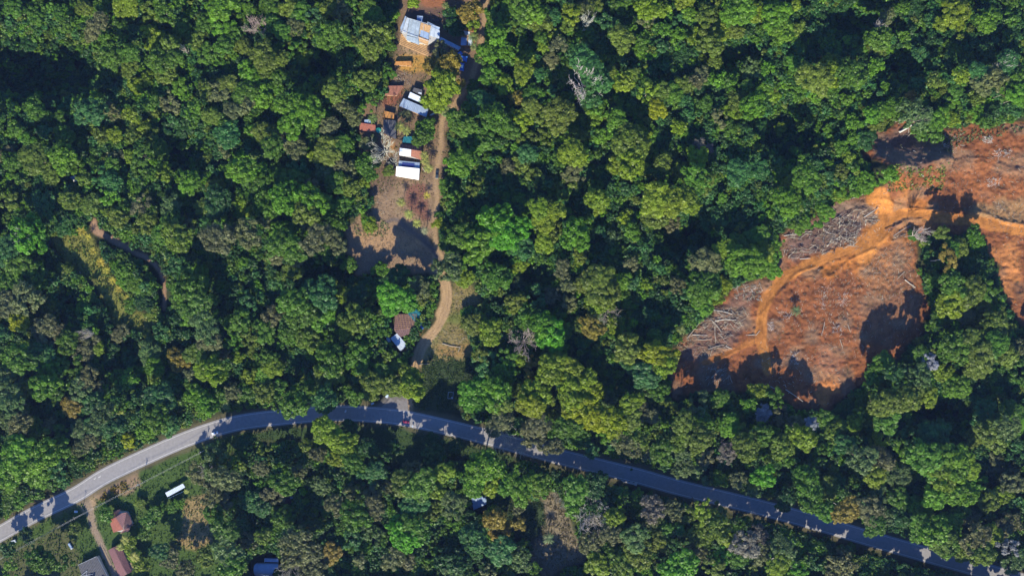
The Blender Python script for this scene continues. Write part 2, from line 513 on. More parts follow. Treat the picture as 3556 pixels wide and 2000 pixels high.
side = np.clip((tx_ - 690) / 130, 0, 1) * np.clip((1420 - tx_) / 150, 0, 1)
prof = np.where(ty_ < crest, np.clip(1 - (crest - ty_) / 235, 0, 1) ** 1.1, np.clip(1 - (ty_ - crest) / 330, 0, 1))
GZ += 12.5 * prof * side * side * (3 - 2 * side)
GZ = GZ.astype(np.float32)


NEAR = soft(piece > 0, 6) > 0.02


def gz(x, y):
    i = int(round((y - gy[0]) / G)); j = int(round((x - gx[0]) / G))
    if 0 <= i < len(gy) and 0 <= j < len(gx): return float(GZ[i, j])
    return 0.0


def at_grid(arr, x, y):
    i = min(max(int(round((y - gy[0]) / G)), 0), len(gy) - 1); j = min(max(int(round((x - gx[0]) / G)), 0), len(gx) - 1)
    return arr[i, j]


M_ground = mat('soil_and_litter', (1, 1, 1), 0.95, 0.22, 0.9, attr='tint', bump=0.45, spec=0.1)
ny, nx = GX.shape
idx = np.arange(ny * nx).reshape(ny, nx)
Qall = np.stack([idx[:-1, :-1], idx[:-1, 1:], idx[1:, 1:], idx[1:, :-1]], -1).reshape(-1, 4)
cell = piece[:-1, :-1].reshape(-1)
Vall = np.stack([GX, GY, GZ], -1).reshape(-1, 3)
Call = colr.reshape(-1, 3)
GLAB = {
    'forest_floor': 'dark leaf littered forest floor under the tree crowns', 'lawn': 'rough green grass along the asphalt road', 'grass_strip': 'yellowish dry grass strip lined with banana plants',
    'yard': 'brown bare yards around the tin roofs', 'brown_clearing': 'brown mulched clearing with palms and long shadows', 'roadside_clearing': 'yellow brown cut grass beside the dirt road bend',
    'dry_gap': 'dry tan gap under the big bare tree', 'clearing': 'red brown logged clearing strewn with wood', 'dirt_road': 'pale dirt road running down to the asphalt', 'dirt_path': 'narrow pale brown path beside the banana strip',
    'driveway': 'sandy driveway leading past the red roofed houses', 'logging_track': 'bright orange scraped track across the clearing'}
for k, nm in enumerate(names):
    q = Qall[cell == k]
    if not len(q): continue
    used, inv = np.unique(q, return_inverse=True)
    me = quad_mesh(nm, Vall[used], inv.reshape(-1, 4), M_ground, {'tint': ('POINT', 'FLOAT_COLOR', Call[used])}, smooth=True)
    o = bpy.data.objects.new(nm, me)
    COL.objects.link(o)
    tag(o, GLAB[nm], 'ground' if 'road' not in nm and 'track' not in nm and 'path' not in nm else 'track', kind='structure')
far = MB()
R_ = 4000
far.add([(-R_, -R_, -0.9), (R_, -R_, -0.9), (R_, R_, -0.9), (-R_, R_, -0.9), (-391, -236, -0.9), (391, -236, -0.9), (391, 236, -0.9), (-391, 236, -0.9)], [(0, 1, 5, 4), (1, 2, 6, 5), (2, 3, 7, 6), (3, 0, 4, 7)])
tag(far.build('terrain', mat('far_ground', (0.03, 0.045, 0.016), 0.95, 0.4, 0.02)), 'wide dark green land reaching the horizon', 'ground', kind='structure')

# asphalt road with edge lines
M_asph = mat('worn_asphalt', (0.235, 0.222, 0.222), 0.85, 0.13, 0.5, bump=0.02, streak=(1.0, 1.0, 1.0))
# ---- thin summer air between the drone and the ground
def haze():
    m = bpy.data.materials.new('haze')
    m.use_nodes = True
    t = m.node_tree
    t.nodes.remove(t.nodes['Principled BSDF'])
    v = t.nodes.new('ShaderNodeVolumePrincipled')
    v.inputs['Color'].default_value = (0.28, 0.42, 1.0, 1)
    v.inputs['Density'].default_value = HAZE
    t.links.new(v.outputs[0], t.nodes['Material Output'].inputs['Volume'])
    mb = MB(); mb.box((0, 0, (H + 20 - 2) / 2), (8400, 8400, H + 20 + 2))
    o = mb.build('haze', m)
    tag(o, 'thin blue haze in the air over the whole forest', 'haze', kind='stuff')


HAZE = 0.00004
if HAZE: haze()
M_line = mat('road_paint', (0.55, 0.54, 0.52), 0.7, 0.25, 0.8)


def ribbon(line, off0, off1, z, seg=None):
    pts = [np.array(P(*p)) for p in line]
    mb = MB(); vs = []
    for i, p in enumerate(pts):
        t = pts[min(i + 1, len(pts) - 1)] - pts[max(i - 1, 0)]
        t = t / np.linalg.norm(t)
        n = np.array((-t[1], t[0]))
        a_ = p + n * off0; b_ = p + n * off1
        vs += [(a_[0], a_[1], z), (b_[0], b_[1], z)]
    fs = [(2 * i, 2 * i + 2, 2 * i + 3, 2 * i + 1) for i in range(len(pts) - 1)]
    mb.add(vs, [f[::-1] for f in fs])
    return mb


mb = ribbon(ROAD, -5.6, 5.6, 0.07)
road = tag(mb.build('road', M_asph), 'two lane asphalt road curving through the forest', 'road', kind='structure')
mk = ribbon(ROAD, -4.5, -4.25, 0.09)
mk2 = ribbon(ROAD, 4.25, 4.5, 0.09)
mk.add(mk2.v, mk2.f)
tag(mk.build('road_marking', M_line), 'thin white edge lines along the asphalt road', 'road marking', kind='structure')
jn = MB()
jp = [P(*q) for q in TP(1, 2, '905,200 960,160 1010,110 1060,40 1090,20 1135,20 1140,110 1150,215 1100,225 1000,225')]
jn.add([(x, y, 0.05) for x, y in jp][::-1], [tuple(range(len(jp)))])
tag(jn.build('side_road', mat('side_asphalt', (0.17, 0.155, 0.15), 0.9, 0.2, 0.5)), 'flared asphalt mouth of the side road', 'road', kind='structure')
TREES = {
(0,0): """110,60,80,g 250,90,80,g 450,90,60,g 500,190,60,g+ 640,60,70,o 760,40,80,g 740,190,90,k+ 800,290,60,g 700,270,60,k 960,50,100,y+ 1120,80,90,o 1200,30,70,g 1250,110,90,g+
910,210,60,g 1120,240,60,y 1170,310,80,y 1290,340,80,o+ 1370,220,80,g 1480,300,70,o 1540,180,70,g 1560,400,80,g 1680,60,110,b+ 1660,190,90,b 1840,60,90,b 1760,260,80,g 1690,350,80,g 1830,350,70,o
850,450,90,g+ 980,410,80,g+ 980,520,70,o 1200,460,100,g+ 1330,450,70,g+ 1250,560,80,o 1030,640,70,y 1110,590,50,y 1370,650,80,b 1400,730,40,b 1660,440,60,g- 1870,540,90,b 1560,680,80,o 1640,690,90,k
1720,640,80,o 1860,700,100,g 690,850,120,t+ 850,840,70,k 1010,870,60,y+ 1270,770,90,k 1140,780,60,g 1460,840,70,b+ 1600,880,70,o 1690,930,60,g 1760,830,80,k 1870,800,60,k 1720,1020,110,t 1700,1110,70,k
1910,1000,60,b 90,450,70,d- 270,820,90,g 460,885,40,g 120,980,60,g 330,1000,60,t 480,1020,80,g 220,1060,50,b 760,1010,60,o 860,1010,60,y 1000,1030,60,o 1090,960,50,y 380,780,60,d- 850,650,110,d-
270,1210,110,o+ 470,1190,110,b+ 560,1270,90,b 60,1170,70,k 90,1210,80,g 980,1170,50,y 1080,1180,90,g+ 1040,1250,70,g 1120,1290,70,g+ 850,1250,60,g 870,1190,60,k 1170,1110,80,g 1350,1150,90,d-
1230,1310,70,y 1430,1380,90,b 1620,1410,80,o 1820,1290,110,b+ 1890,1400,80,g 1640,1200,80,d- 740,1330,80,t 850,1370,80,t 130,1290,80,g 380,1300,80,o 640,1340,60,o 1230,940,90,d- 1390,960,90,d-
60,300,80,d- 250,350,90,d- 450,330,80,d- 620,480,70,d- 300,560,80,d- 520,620,90,d- 150,680,80,d- 700,420,60,d- 1010,240,60,t 1400,560,60,d-""",
(1,0): """110,40,80,g 250,60,80,o 330,90,90,g 430,120,70,t 560,60,80,o 650,90,80,k 720,40,70,g 850,60,70,g 880,130,80,g 120,180,80,g 300,210,70,k 190,240,70,g 560,260,110,g+ 640,190,80,g 370,340,80,g 320,420,80,y
230,380,80,g 60,430,110,o+ 160,440,80,o 100,520,90,o 190,590,70,g 560,440,70,d- 720,380,70,d- 30,620,80,b 40,720,90,b 130,660,70,g 350,700,80,g 250,800,100,b+ 400,830,110,b+ 280,930,110,b+ 450,880,90,b
540,640,70,o 600,700,90,o+ 650,800,70,k 640,930,130,m+ 560,950,80,k 740,880,80,k 850,790,80,g 900,260,120,o+ 1010,350,120,g+ 860,350,100,o+ 940,420,110,g 880,560,140,o+ 1000,560,80,g 820,600,90,o
1620,90,90,r 1625,150,80,y 1450,500,110,r+ 1350,480,90,r+ 1400,640,130,y+ 1370,740,110,y 1500,600,70,r 1390,380,70,k 1500,200,80,d- 1470,110,60,d- 1800,110,90,g 1850,170,90,g 1900,60,70,b 1790,230,80,b
1820,280,80,b+ 1750,400,80,b+ 1840,350,80,b 1890,400,60,b 1720,450,70,g 1760,560,80,g 1650,660,60,g- 1870,640,80,y 1700,780,110,t 1630,830,80,g 1540,930,110,g+ 1580,960,100,o 1800,890,120,g+
1880,960,100,g 1700,1030,130,g 1650,1090,90,g 1560,1230,100,b+ 1470,1260,70,b 1600,1190,60,y 1880,1150,60,d- 1900,1260,60,k 1640,1400,80,o 1430,1400,60,g- 1280,980,110,g+ 1240,1040,70,g 1130,870,50,k- 1000,1290,80,o-
820,1230,80,g 860,1310,60,g 70,1010,100,o 130,1110,90,g+ 300,1120,90,k 230,1060,60,k 540,1140,110,o 640,1090,80,g 700,1110,60,b 520,1270,90,m 620,1230,70,k 460,1180,60,y 320,1270,90,t 280,1370,110,g
40,1300,70,b 60,1370,60,g 600,1370,90,g 690,1400,80,o 400,1390,60,k 700,1270,60,k 160,1350,80,g 850,1080,60,k- 690,500,80,d- 500,560,70,d- 90,860,70,d- 960,150,60,d- 1000,80,70,d- 1180,20,50,y 800,1380,50,y-""",
(2,0): """60,60,100,g+ 160,100,100,b+ 60,150,90,g 210,170,90,o 260,230,70,y 310,130,60,t 450,100,80,y+ 430,200,70,o 560,60,70,k 620,30,60,o 820,30,80,g 690,150,90,t 1020,60,100,y+ 1130,70,70,y
1010,150,70,k 1270,170,80,t 1350,110,60,b 1130,210,60,g 1300,0,80,y 1470,120,90,o+ 1480,180,90,o+ 1560,240,90,y 1490,350,100,o+ 1390,290,60,y 1240,270,60,b 1700,90,130,b+ 1840,90,80,y 1680,210,80,o
1900,60,60,b 820,295,100,o+ 980,320,60,g 960,380,50,b 1130,340,50,t 220,290,50,g 240,360,50,y 90,350,60,g 100,440,70,y 80,560,80,y+ 300,460,60,k 350,340,60,k 210,570,50,t 560,480,120,t+ 650,600,110,t+
600,720,100,t 740,540,50,o 840,630,80,y+ 920,560,50,o 1030,690,90,y+ 1110,700,80,o+ 1090,830,75,Y+ 1210,700,80,g 1300,640,80,o 1390,620,60,k 1430,560,60,k 1550,600,60,b 1640,630,60,g 1760,650,50,g
1810,510,80,m 1920,520,50,b 1510,470,60,o 1700,760,80,o 1810,790,100,b+ 1850,830,60,b 1310,760,60,t 1330,860,60,t 1450,780,60,g 1570,890,70,k 1650,860,60,y 1640,980,60,g 1250,960,60,y 150,710,80,g
130,820,80,o 350,870,130,o+ 420,850,80,o 250,900,80,o 40,740,70,r 60,900,90,y 640,800,80,b 690,830,80,b 630,880,60,y 790,900,80,b+ 780,990,70,b 680,1030,60,b 900,1070,140,o+ 960,1040,90,y 850,1150,80,g
790,1230,80,y 900,1240,110,y+ 960,1280,60,y 1140,1220,70,o+ 1270,1280,60,o 1410,1090,50,p 1480,1130,40,p 1400,1190,90,y 1400,1340,120,g+ 1460,1370,90,o+ 1700,1310,100,t 1850,1290,130,t- 120,1050,70,o
240,1030,70,o 500,1040,80,o 460,1160,110,y+ 540,1180,60,g 120,1160,80,t 170,1330,80,o 60,1250,60,o 470,1310,90,k 430,1400,80,o 360,1210,60,g 650,1420,60,g 1080,1420,60,y 860,1420,50,t 1680,340,80,d-
1300,480,90,d- 850,420,70,d- 1600,1150,80,d- 1250,1080,70,d- 100,250,70,d- 1060,470,60,d- 1850,980,90,d-""",
(3,0): """60,120,110,b+ 100,230,100,b+ 30,30,60,y 200,40,50,y 210,220,60,o 90,380,70,t 60,340,50,g 190,480,70,g 350,590,130,o+ 480,560,100,y+ 450,460,60,y 620,570,120,g+ 540,490,70,g 790,510,60,b
250,670,70,g 480,680,60,g 700,610,60,t 820,300,100,g+ 840,360,70,o 740,260,60,g 940,90,70,k+ 1030,30,60,g 1410,110,120,y+ 1300,180,60,y 1500,70,60,g 1630,180,80,b+ 1700,110,60,g 1840,30,70,g 1830,140,60,g
1160,420,80,t+ 1000,400,60,d- 1370,300,80,d- 600,750,50,b 40,730,50,y 80,980,50,y 380,960,40,b 470,980,50,b 640,930,60,b 630,1050,50,b 550,1120,60,b 600,1190,50,y 870,840,80,b 780,870,70,b
960,780,60,g 1080,720,40,r 840,920,70,o 1100,860,130,m+ 1200,940,110,g 1290,900,90,b 1260,1020,60,g 1380,900,60,y 1250,620,60,o+ 1430,590,60,y+ 1400,700,60,g+ 1560,740,60,o 1600,650,90,k+ 1700,600,100,k+
1790,480,90,t+ 1580,560,90,t+ 1880,580,70,g+ 1800,700,90,g+ 1880,740,90,b+ 1560,860,80,b 1640,920,60,g 1380,800,70,b 1650,400,80,d 1500,470,70,d 280,1350,110,g+ 150,1400,70,y 550,1310,70,o 470,1340,50,t
850,1340,80,b- 730,1390,80,b- 600,1430,90,b- 930,1310,60,b- 750,1040,90,d- 330,950,90,d- 130,1120,90,d- 600,200,90,d- 450,80,80,d- 350,250,80,d- 1150,80,90,d- 1120,250,80,d- 300,800,80,d- 950,550,80,d-""",
(0,1): """60,70,90,o 210,320,150,B+ 330,90,100,t 470,250,80,d- 520,60,80,o 690,90,80,o 820,40,80,b 920,120,70,g 1060,110,90,k 1110,220,90,o 1120,130,60,g 880,190,80,o 1290,230,100,g 1330,330,120,o+
1230,310,90,g 1380,270,80,k 1300,110,100,m 1520,110,60,o 1640,80,120,d 1850,20,70,g 1820,80,60,y 1640,350,140,k+ 1740,300,80,k 1870,310,110,k+ 1870,150,40,y 1830,530,40,b 120,540,130,g 60,450,100,t
250,620,100,g 470,590,75,o- 80,690,90,g 200,800,130,k+ 60,850,110,k 340,900,100,o- 150,980,80,Y 330,1010,100,k 350,1080,90,k 440,1050,80,k 30,1060,60,t 700,800,105,g- 640,900,90,b- 890,510,65,g-
960,500,70,g- 925,600,65,b- 1020,690,80,b- 1070,760,80,g- 1130,850,60,g- 980,860,50,g- 1080,840,70,d- 1150,930,60,o- 930,680,60,b- 1090,650,70,g- 1340,560,80,t 1420,720,130,g+ 1500,680,100,g 1480,850,120,g+
1350,800,80,g 1550,1020,130,m+ 1580,1100,110,k+ 1420,950,80,b 1800,980,100,g 1870,840,80,t 1880,1090,90,o 1750,1130,80,g 1140,1130,90,o 1220,1070,90,t 900,1060,80,k- 640,1170,110,k+ 500,1130,90,g
150,1250,120,g+ 290,1230,110,t 330,1290,110,b 90,1300,90,b 430,1330,90,g 560,1320,80,g 980,1260,60,t 1150,1220,110,m+ 1170,1310,80,b 1340,1260,90,r 1460,1220,80,o 1580,1230,110,g 1600,1350,110,y+
1530,1330,80,y 1700,1200,80,k 980,1400,60,b 1160,1380,50,y 1430,1370,50,k 660,1400,90,k 350,1430,100,b 80,1390,100,m 1890,1380,60,y 730,1180,50,y 1800,1240,50,y 520,720,80,d- 800,1200,80,d- 830,1330,80,d-""",
(1,1): """60,80,110,g 230,40,130,b+ 420,60,120,b+ 390,160,110,o+ 510,110,90,g 640,100,80,g 820,50,80,o+ 620,230,60,g 70,220,50,k 200,300,100,b 180,390,110,g+ 400,250,90,m 460,360,120,k+ 610,380,90,k 280,430,110,g+
330,480,90,k 500,460,80,g 700,550,60,g 260,590,90,o 90,720,90,d- 500,760,130,t+ 280,830,120,g+ 340,930,110,g+ 660,770,60,y 500,930,110,b 740,960,110,o+ 680,1050,70,y 820,930,90,g 770,780,80,d
120,930,100,k 60,1050,100,g 390,1110,100,o 240,1060,70,g 560,1270,120,g+ 550,1360,110,o 760,1250,110,g 760,1140,80,g 940,1290,120,o+ 1040,1330,110,o+ 950,1400,130,g+ 1170,1400,100,y+ 1070,1230,80,m
100,1250,70,g 120,1330,80,y 60,1400,80,b 1030,800,120,B+ 1130,830,90,B+ 1070,640,90,d 1240,720,90,k 1270,790,80,o 1310,910,90,g 1450,570,120,m+ 1560,640,80,y 1510,560,80,g 1800,210,140,B+ 1700,380,150,b+
1850,330,130,B+ 1560,330,110,g+ 1470,390,80,g 1385,240,50,Y- 1400,180,50,g- 1480,60,80,g 1700,520,70,g 1820,640,110,g 1720,980,130,y+ 1640,1000,100,o 1770,1060,100,y 1600,910,80,g 1720,1290,100,t
1860,1380,110,b 1700,1230,70,o 1900,1250,80,g 870,250,60,y- 820,210,40,b- 930,580,60,b- 150,480,60,k 590,640,70,d- 60,560,70,d- 1850,80,90,d- 1700,100,80,d- 1840,800,80,d-""",
(2,1): """200,130,80,y+ 320,150,80,y+ 240,220,90,y+ 310,300,80,o 240,380,80,y 50,260,100,B+ 60,400,110,t 480,320,120,b+ 440,250,60,t 640,60,90,y+ 640,140,40,y 400,20,50,g 860,195,60,y 760,340,60,m 670,290,40,t
900,310,60,b 1090,340,45,g 1080,60,120,y+ 1200,80,120,y+ 1310,70,110,y+ 1080,190,100,o 1200,240,70,k 1470,220,60,t 1560,200,60,t 1580,50,40,b 1460,530,120,k+ 1370,480,70,t 1600,430,80,y+ 1700,520,110,b+
1820,540,110,b+ 1700,400,90,g 1850,330,90,g 1880,450,90,y 1500,600,70,d 1450,720,130,g+ 1350,740,90,t 1250,700,70,k 1430,830,90,b+ 1590,700,70,y 1540,790,60,y 380,580,70,k 520,480,60,o 500,530,35,y
650,700,140,o+ 720,760,120,o+ 560,680,90,o 640,830,90,y+ 830,670,80,b 910,690,50,t 1010,700,40,y 900,540,50,k 660,550,80,d 50,560,70,y 40,700,70,m 30,830,80,o 420,700,60,k 180,800,90,t 300,780,70,k
430,820,80,k 130,950,110,g 230,1000,100,b+ 300,1080,120,B+ 370,1060,90,g 350,1180,60,b 600,1010,100,r+ 520,1010,70,o 770,990,60,y 60,1260,60,y 810,1050,90,g 870,1180,110,o+ 1080,1130,90,g 1100,1240,140,Y+
1150,1300,100,y+ 1000,1230,80,o 910,1300,90,t 1010,1380,110,t+ 1100,1410,80,g 700,1220,50,g- 160,1330,90,r 300,1330,120,y+ 420,1360,120,y+ 520,1410,110,y+ 330,1280,60,g 1180,870,40,b- 1080,1000,50,b-
1210,990,50,g- 1330,980,40,g- 1100,880,60,t- 1330,300,80,d- 1450,100,80,d- 1000,470,80,d- 250,600,80,d- 480,1150,70,d- 960,850,80,d- 760,500,70,d-""",
(3,1): """150,70,110,b+ 60,30,60,g 330,50,60,g- 330,220,80,b- 430,150,70,b- 250,250,70,b- 560,30,60,y- 40,480,80,b- 40,590,70,b- 60,380,70,b- 1100,330,80,g+ 1190,400,80,y+ 1300,310,70,o+ 1360,450,80,g+
1440,420,70,o 1340,510,90,r+ 1220,520,80,g+ 1170,600,80,g 1570,370,60,b 1560,310,60,g 1430,580,90,d 1550,560,90,d 1400,700,110,g+ 1530,760,110,o+ 1640,740,90,g 1370,830,120,y+ 1480,800,90,y+ 1600,840,90,o
1250,660,60,g 1300,940,80,g 1480,920,80,k 1710,1000,110,o+ 1620,960,70,o 1430,1170,120,g+ 1530,1130,100,o+ 1600,1230,120,o+ 1700,1150,100,g+ 1610,1170,55,w+ 1200,1280,70,w+ 1150,1230,80,g+ 1340,1210,80,g
1320,1360,80,y 1150,1380,100,m+ 1560,1330,90,o 1790,1220,100,o 1880,1330,90,g 1380,1420,70,b 880,1300,90,g 800,1370,80,g 950,1370,80,d 1060,1330,80,d 1900,1180,60,k 1750,1420,80,d-""",
(0,2): """60,60,110,m+ 170,30,90,o 330,20,100,b+ 430,50,60,g 600,40,90,m 720,60,80,k 110,170,100,m+ 150,300,110,k+ 60,280,80,m 260,330,80,g 400,370,90,g 370,310,60,k 540,170,80,r 600,340,80,m 690,130,90,t
770,260,120,m+ 840,300,100,t+ 720,310,80,t 1200,110,120,t+ 1180,250,110,g+ 1260,300,90,t 1130,330,80,b 1100,380,60,b 600,480,80,k 700,430,70,k 980,440,60,Y- 130,520,130,b+ 330,540,120,b+ 440,490,90,g
80,640,130,b+ 280,680,110,b 430,640,90,t 60,720,90,b 390,740,60,g 60,830,60,g- 150,870,70,b- 60,900,60,g- 1480,80,80,b 1550,150,90,b 1530,210,60,b- 1760,60,70,k 1850,50,80,g 1660,90,70,g
1050,900,100,o+ 790,980,60,g- 550,1110,60,o 320,1340,100,g+ 450,1350,80,g+ 100,1400,80,b+ 250,1290,80,g+ 1500,700,110,k+ 1620,600,130,m+ 1700,700,120,k+ 1620,820,100,k+ 1740,600,80,g 1680,900,80,k 1900,880,80,t
1620,990,80,g 1700,1100,100,g+ 1540,1310,70,o 1720,1270,120,m+ 1750,1360,110,g+ 1880,1180,80,k 1200,1260,70,t 1280,1320,80,k 1350,905,42,b- 1290,935,40,g- 1120,1030,60,g- 1400,1400,80,k 1190,960,60,g-
1060,1370,60,y- 970,1200,60,y- 1000,1290,50,y- 1090,1130,50,g- 1640,460,70,d- 1850,450,80,d- 1320,1230,50,k- 200,1150,60,d- 60,1240,60,d-""",
(1,2): """60,60,90,o 200,60,100,g 300,160,110,g+ 430,30,80,g 520,120,110,t+ 760,100,60,b+ 180,130,80,g 900,30,110,o+ 1030,20,100,o+ 1180,40,90,y+ 1640,90,130,B+ 1820,90,120,b+ 1850,160,90,o+ 1840,300,110,k+
540,360,110,y+ 650,430,110,y+ 500,300,60,y 700,340,70,d 620,560,70,y 730,580,90,g+ 900,650,80,t 840,710,80,t 380,480,60,o 470,530,60,k 60,520,70,o 40,620,70,k 340,640,80,k 220,760,100,g+ 160,700,60,t
120,830,90,k 40,930,70,t 490,760,80,m 730,820,80,k 620,920,100,k+ 740,990,120,g+ 890,810,90,k 900,930,90,k+ 1120,740,100,o+ 1250,750,120,g+ 1340,790,90,y+ 1200,880,110,t+ 1430,650,80,y+ 1350,560,100,d
1180,640,80,k 1490,900,110,m+ 1360,960,80,o 1720,620,140,b+ 1780,720,120,y+ 1650,740,100,b+ 1900,760,80,b+ 1120,1130,140,B+ 1180,1070,110,g+ 890,1140,90,m 1490,1030,80,b 1000,780,50,k 1030,1310,100,k+
720,1180,90,t 570,1280,80,r 300,1180,130,k+ 260,1300,120,k+ 400,1260,110,k+ 440,1390,110,k 200,1010,90,g 60,1150,60,o 1650,1150,110,t+ 1640,1240,90,t 1850,1250,110,t+ 1800,1010,90,r+ 1840,1100,90,r
1320,1310,80,g 1480,1330,120,d 1500,1400,110,m 1150,1330,60,k 790,1330,50,k 1750,1420,70,k 400,1050,90,d 850,480,80,d- 950,560,80,d- 1040,480,70,d- 480,1130,80,d- 1350,440,70,d- 1500,480,70,d- 330,560,70,d""",
(2,2): """40,40,60,o 140,160,100,Y+ 230,140,80,o 200,50,110,y+ 450,80,130,y+ 580,80,120,Y+ 500,200,120,Y+ 640,260,110,Y+ 760,280,110,Y+ 900,140,90,y+ 960,190,70,k 1020,240,80,k 900,260,80,o+ 740,110,60,m
40,300,60,t 330,220,50,o 200,310,100,k+ 290,470,90,k+ 160,380,110,k+ 430,320,100,g+ 500,390,80,g 600,490,60,t 700,400,70,b 860,460,110,k+ 960,430,80,o+ 1120,500,100,g+ 1150,560,60,b 1260,420,90,o 1270,510,80,m
1420,400,100,o+ 1400,490,70,o 1480,550,80,k 1620,520,80,p 1050,530,60,k 1300,640,90,m 1000,40,70,m 1100,50,80,g 1180,180,70,o 1290,290,90,o+ 1440,290,90,g 1400,160,100,m 1560,110,80,g 1780,160,60,b
1640,310,90,b 1720,380,90,o 1880,380,90,g+ 1870,60,80,y 1890,220,70,w 1770,470,110,o+ 1900,480,70,g 1450,670,80,m 1700,720,70,k 1790,750,70,o 1890,690,90,B+ 1560,710,60,g 1820,800,60,m
60,790,110,b+ 180,740,100,b 480,790,110,g+ 620,760,100,d 720,850,80,d 450,930,60,b 780,1000,80,y+ 750,1130,90,k 600,1200,100,k 1050,940,110,p+
1040,1030,70,k 1220,960,90,k 80,1030,80,r+ 50,930,50,k 920,1150,110,m+ 980,1180,80,k 1100,1180,80,o 1150,1100,70,g 960,1280,110,o+ 840,1380,100,o+ 740,1290,90,g 650,1360,100,y 1270,1370,140,B+
1430,940,90,y+ 1370,1000,90,o 1540,960,80,m 1540,1080,120,o+ 1640,1140,90,y+ 1420,1140,90,o 1590,1290,80,B 1520,1380,90,o 1750,1200,120,p+ 1850,1150,90,p 1700,1300,80,g 1850,1290,100,k 1400,1260,90,k
70,1320,100,m 160,1420,80,g 1000,1400,60,b 900,650,10,g- 850,960,80,d- 860,850,70,d- 1130,1280,70,d- 1260,1200,80,d-""",
(3,2): """60,100,80,g 80,240,80,k 30,400,80,g 100,470,100,o+ 260,400,100,y+ 200,290,60,k 320,300,55,w 450,280,90,g 520,360,90,o 650,310,70,y 580,450,80,t 400,540,80,g 340,620,80,m 740,130,110,g+ 860,150,110,o+
1000,120,120,o+ 890,260,110,g+ 1080,60,100,o+ 1170,80,80,y+ 700,230,60,g 1440,30,90,b 840,430,80,y 700,560,120,m+ 850,560,110,k+ 800,680,100,y+ 970,690,100,m 1060,400,80,t 1250,430,150,t 1200,560,150,g+
1400,600,150,b+ 1330,690,140,y+ 1490,620,100,y+ 1040,500,90,b 1270,820,110,b+ 1450,820,120,b+ 1550,790,80,b 1660,880,90,o 1800,850,80,y 1140,940,100,b 1000,870,90,g 1560,400,80,o 1680,390,120,o+
1780,320,110,m+ 1650,230,110,t 1830,200,90,g 1890,290,70,b 290,730,110,g+ 320,850,110,g+ 450,780,90,o 420,960,80,g+ 580,950,110,r+ 760,950,120,k+ 840,840,100,m 780,1080,90,g+ 900,990,90,m 120,890,90,d
1130,1070,100,g+ 1250,1120,130,b+ 1380,1060,110,b 1230,1220,110,o+ 1350,1240,100,g+ 1560,1170,120,k+ 1450,1280,100,o 1700,1130,80,y 1600,1290,100,o+ 1820,1230,80,w+ 1860,1350,100,m 1520,1000,80,k
1450,960,80,g 1800,1060,110,k 1870,750,110,k 1820,640,110,k 100,1230,110,m+ 60,1350,100,y+ 230,1390,70,B- 560,1390,140,k 1010,1010,80,d 1350,170,80,d- 1200,230,80,d- 1680,520,80,d- 1720,700,80,d- 900,1400,70,d-""",
}
BARE = """0,0,1900,200,70,p 1,0,40,200,60,p 1,0,960,1130,120,g 2,0,570,150,50,w 2,0,540,630,130,w 0,1,220,320,70,w 0,1,650,1070,40,w 2,1,90,1130,115,p 2,1,710,930,90,w 1,2,500,290,60,g 1,2,1860,390,110,g
1,2,250,1400,90,g 0,2,1570,640,70,w 2,2,590,960,140,w 2,2,640,1080,110,g 2,2,400,870,80,g 2,2,100,470,90,g 2,2,1620,470,60,p 2,2,1500,1010,80,g 2,2,1860,1230,90,p 3,1,1160,320,60,w 3,0,1110,880,60,w 3,0,1780,480,50,w 0,0,1370,370,40,w 3,0,950,110,45,w"""
# tile, x, y, r, colour  (palms and banana plants)
PALMS = """1,1,1095,75,40,y 1,1,1152,165,44,y 1,1,1215,235,40,y 1,1,1272,290,36,m 1,0,1085,955,48,y 1,0,1135,985,44,y 1,0,1270,1170,40,y 1,0,1275,1215,38,y 1,0,1300,1270,42,y 1,0,880,890,45,g 1,0,1420,820,55,g
1,0,1640,280,50,g 1,0,1645,350,40,g 3,1,210,890,46,d 2,1,1280,1040,38,g 2,2,275,1160,52,d 0,1,580,140,32,r 0,1,602,222,30,r 0,1,622,292,44,r 0,1,668,340,30,r 0,1,706,445,34,r 0,1,760,530,42,r 0,1,805,590,34,r
0,1,850,668,36,r 0,1,900,730,32,r 0,1,960,800,30,r 0,1,1115,1045,30,r 0,1,1160,1370,42,y 0,2,1035,90,55,r 0,2,1010,190,60,r 0,2,920,230,45,y 0,2,1700,160,46,g 0,2,940,1170,42,y 0,2,1010,1300,46,y 0,2,1405,808,26,y 0,2,905,1230,36,y
1,0,1430,40,34,g 1,1,1290,30,34,r 1,0,1540,650,40,g 0,2,990,410,40,r"""

# ---------------------------------------------------------------- vegetation
PALETTE = {   # base colours of the leaves, the darkest green painting shade into the dark areas
    'g': (0.057, 0.126, 0.010), 'b': (0.076, 0.168, 0.009), 'B': (0.064, 0.190, 0.009), 'y': (0.122, 0.182, 0.009), 'Y': (0.160, 0.198, 0.003),
    'o': (0.090, 0.132, 0.015), 't': (0.038, 0.110, 0.026), 'k': (0.104, 0.116, 0.042), 'm': (0.074, 0.122, 0.034), 'r': (0.175, 0.140, 0.020),
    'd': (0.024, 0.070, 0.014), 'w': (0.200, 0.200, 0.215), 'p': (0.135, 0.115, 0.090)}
WORD = {'g': 'mid green', 'b': 'bright green', 'B': 'vivid green', 'y': 'yellow green', 'Y': 'mustard yellow green', 'o': 'olive green', 't': 'bluish green', 'k': 'grey brown',
        'm': 'greyish green', 'r': 'rusty gold', 'd': 'dark green', 'w': 'white flowered', 'p': 'pinkish grey'}
LEAF_I = leaf_mat('leaves', 'object')
LEAF_M = leaf_mat('mixed_leaves', 'attr')
BARK = mat('bark', (0.24, 0.205, 0.165), 0.9, 0.3, 1.5)
BARK_W = mat('pale_bark', (0.50, 0.47, 0.42), 0.85, 0.2, 1.5)
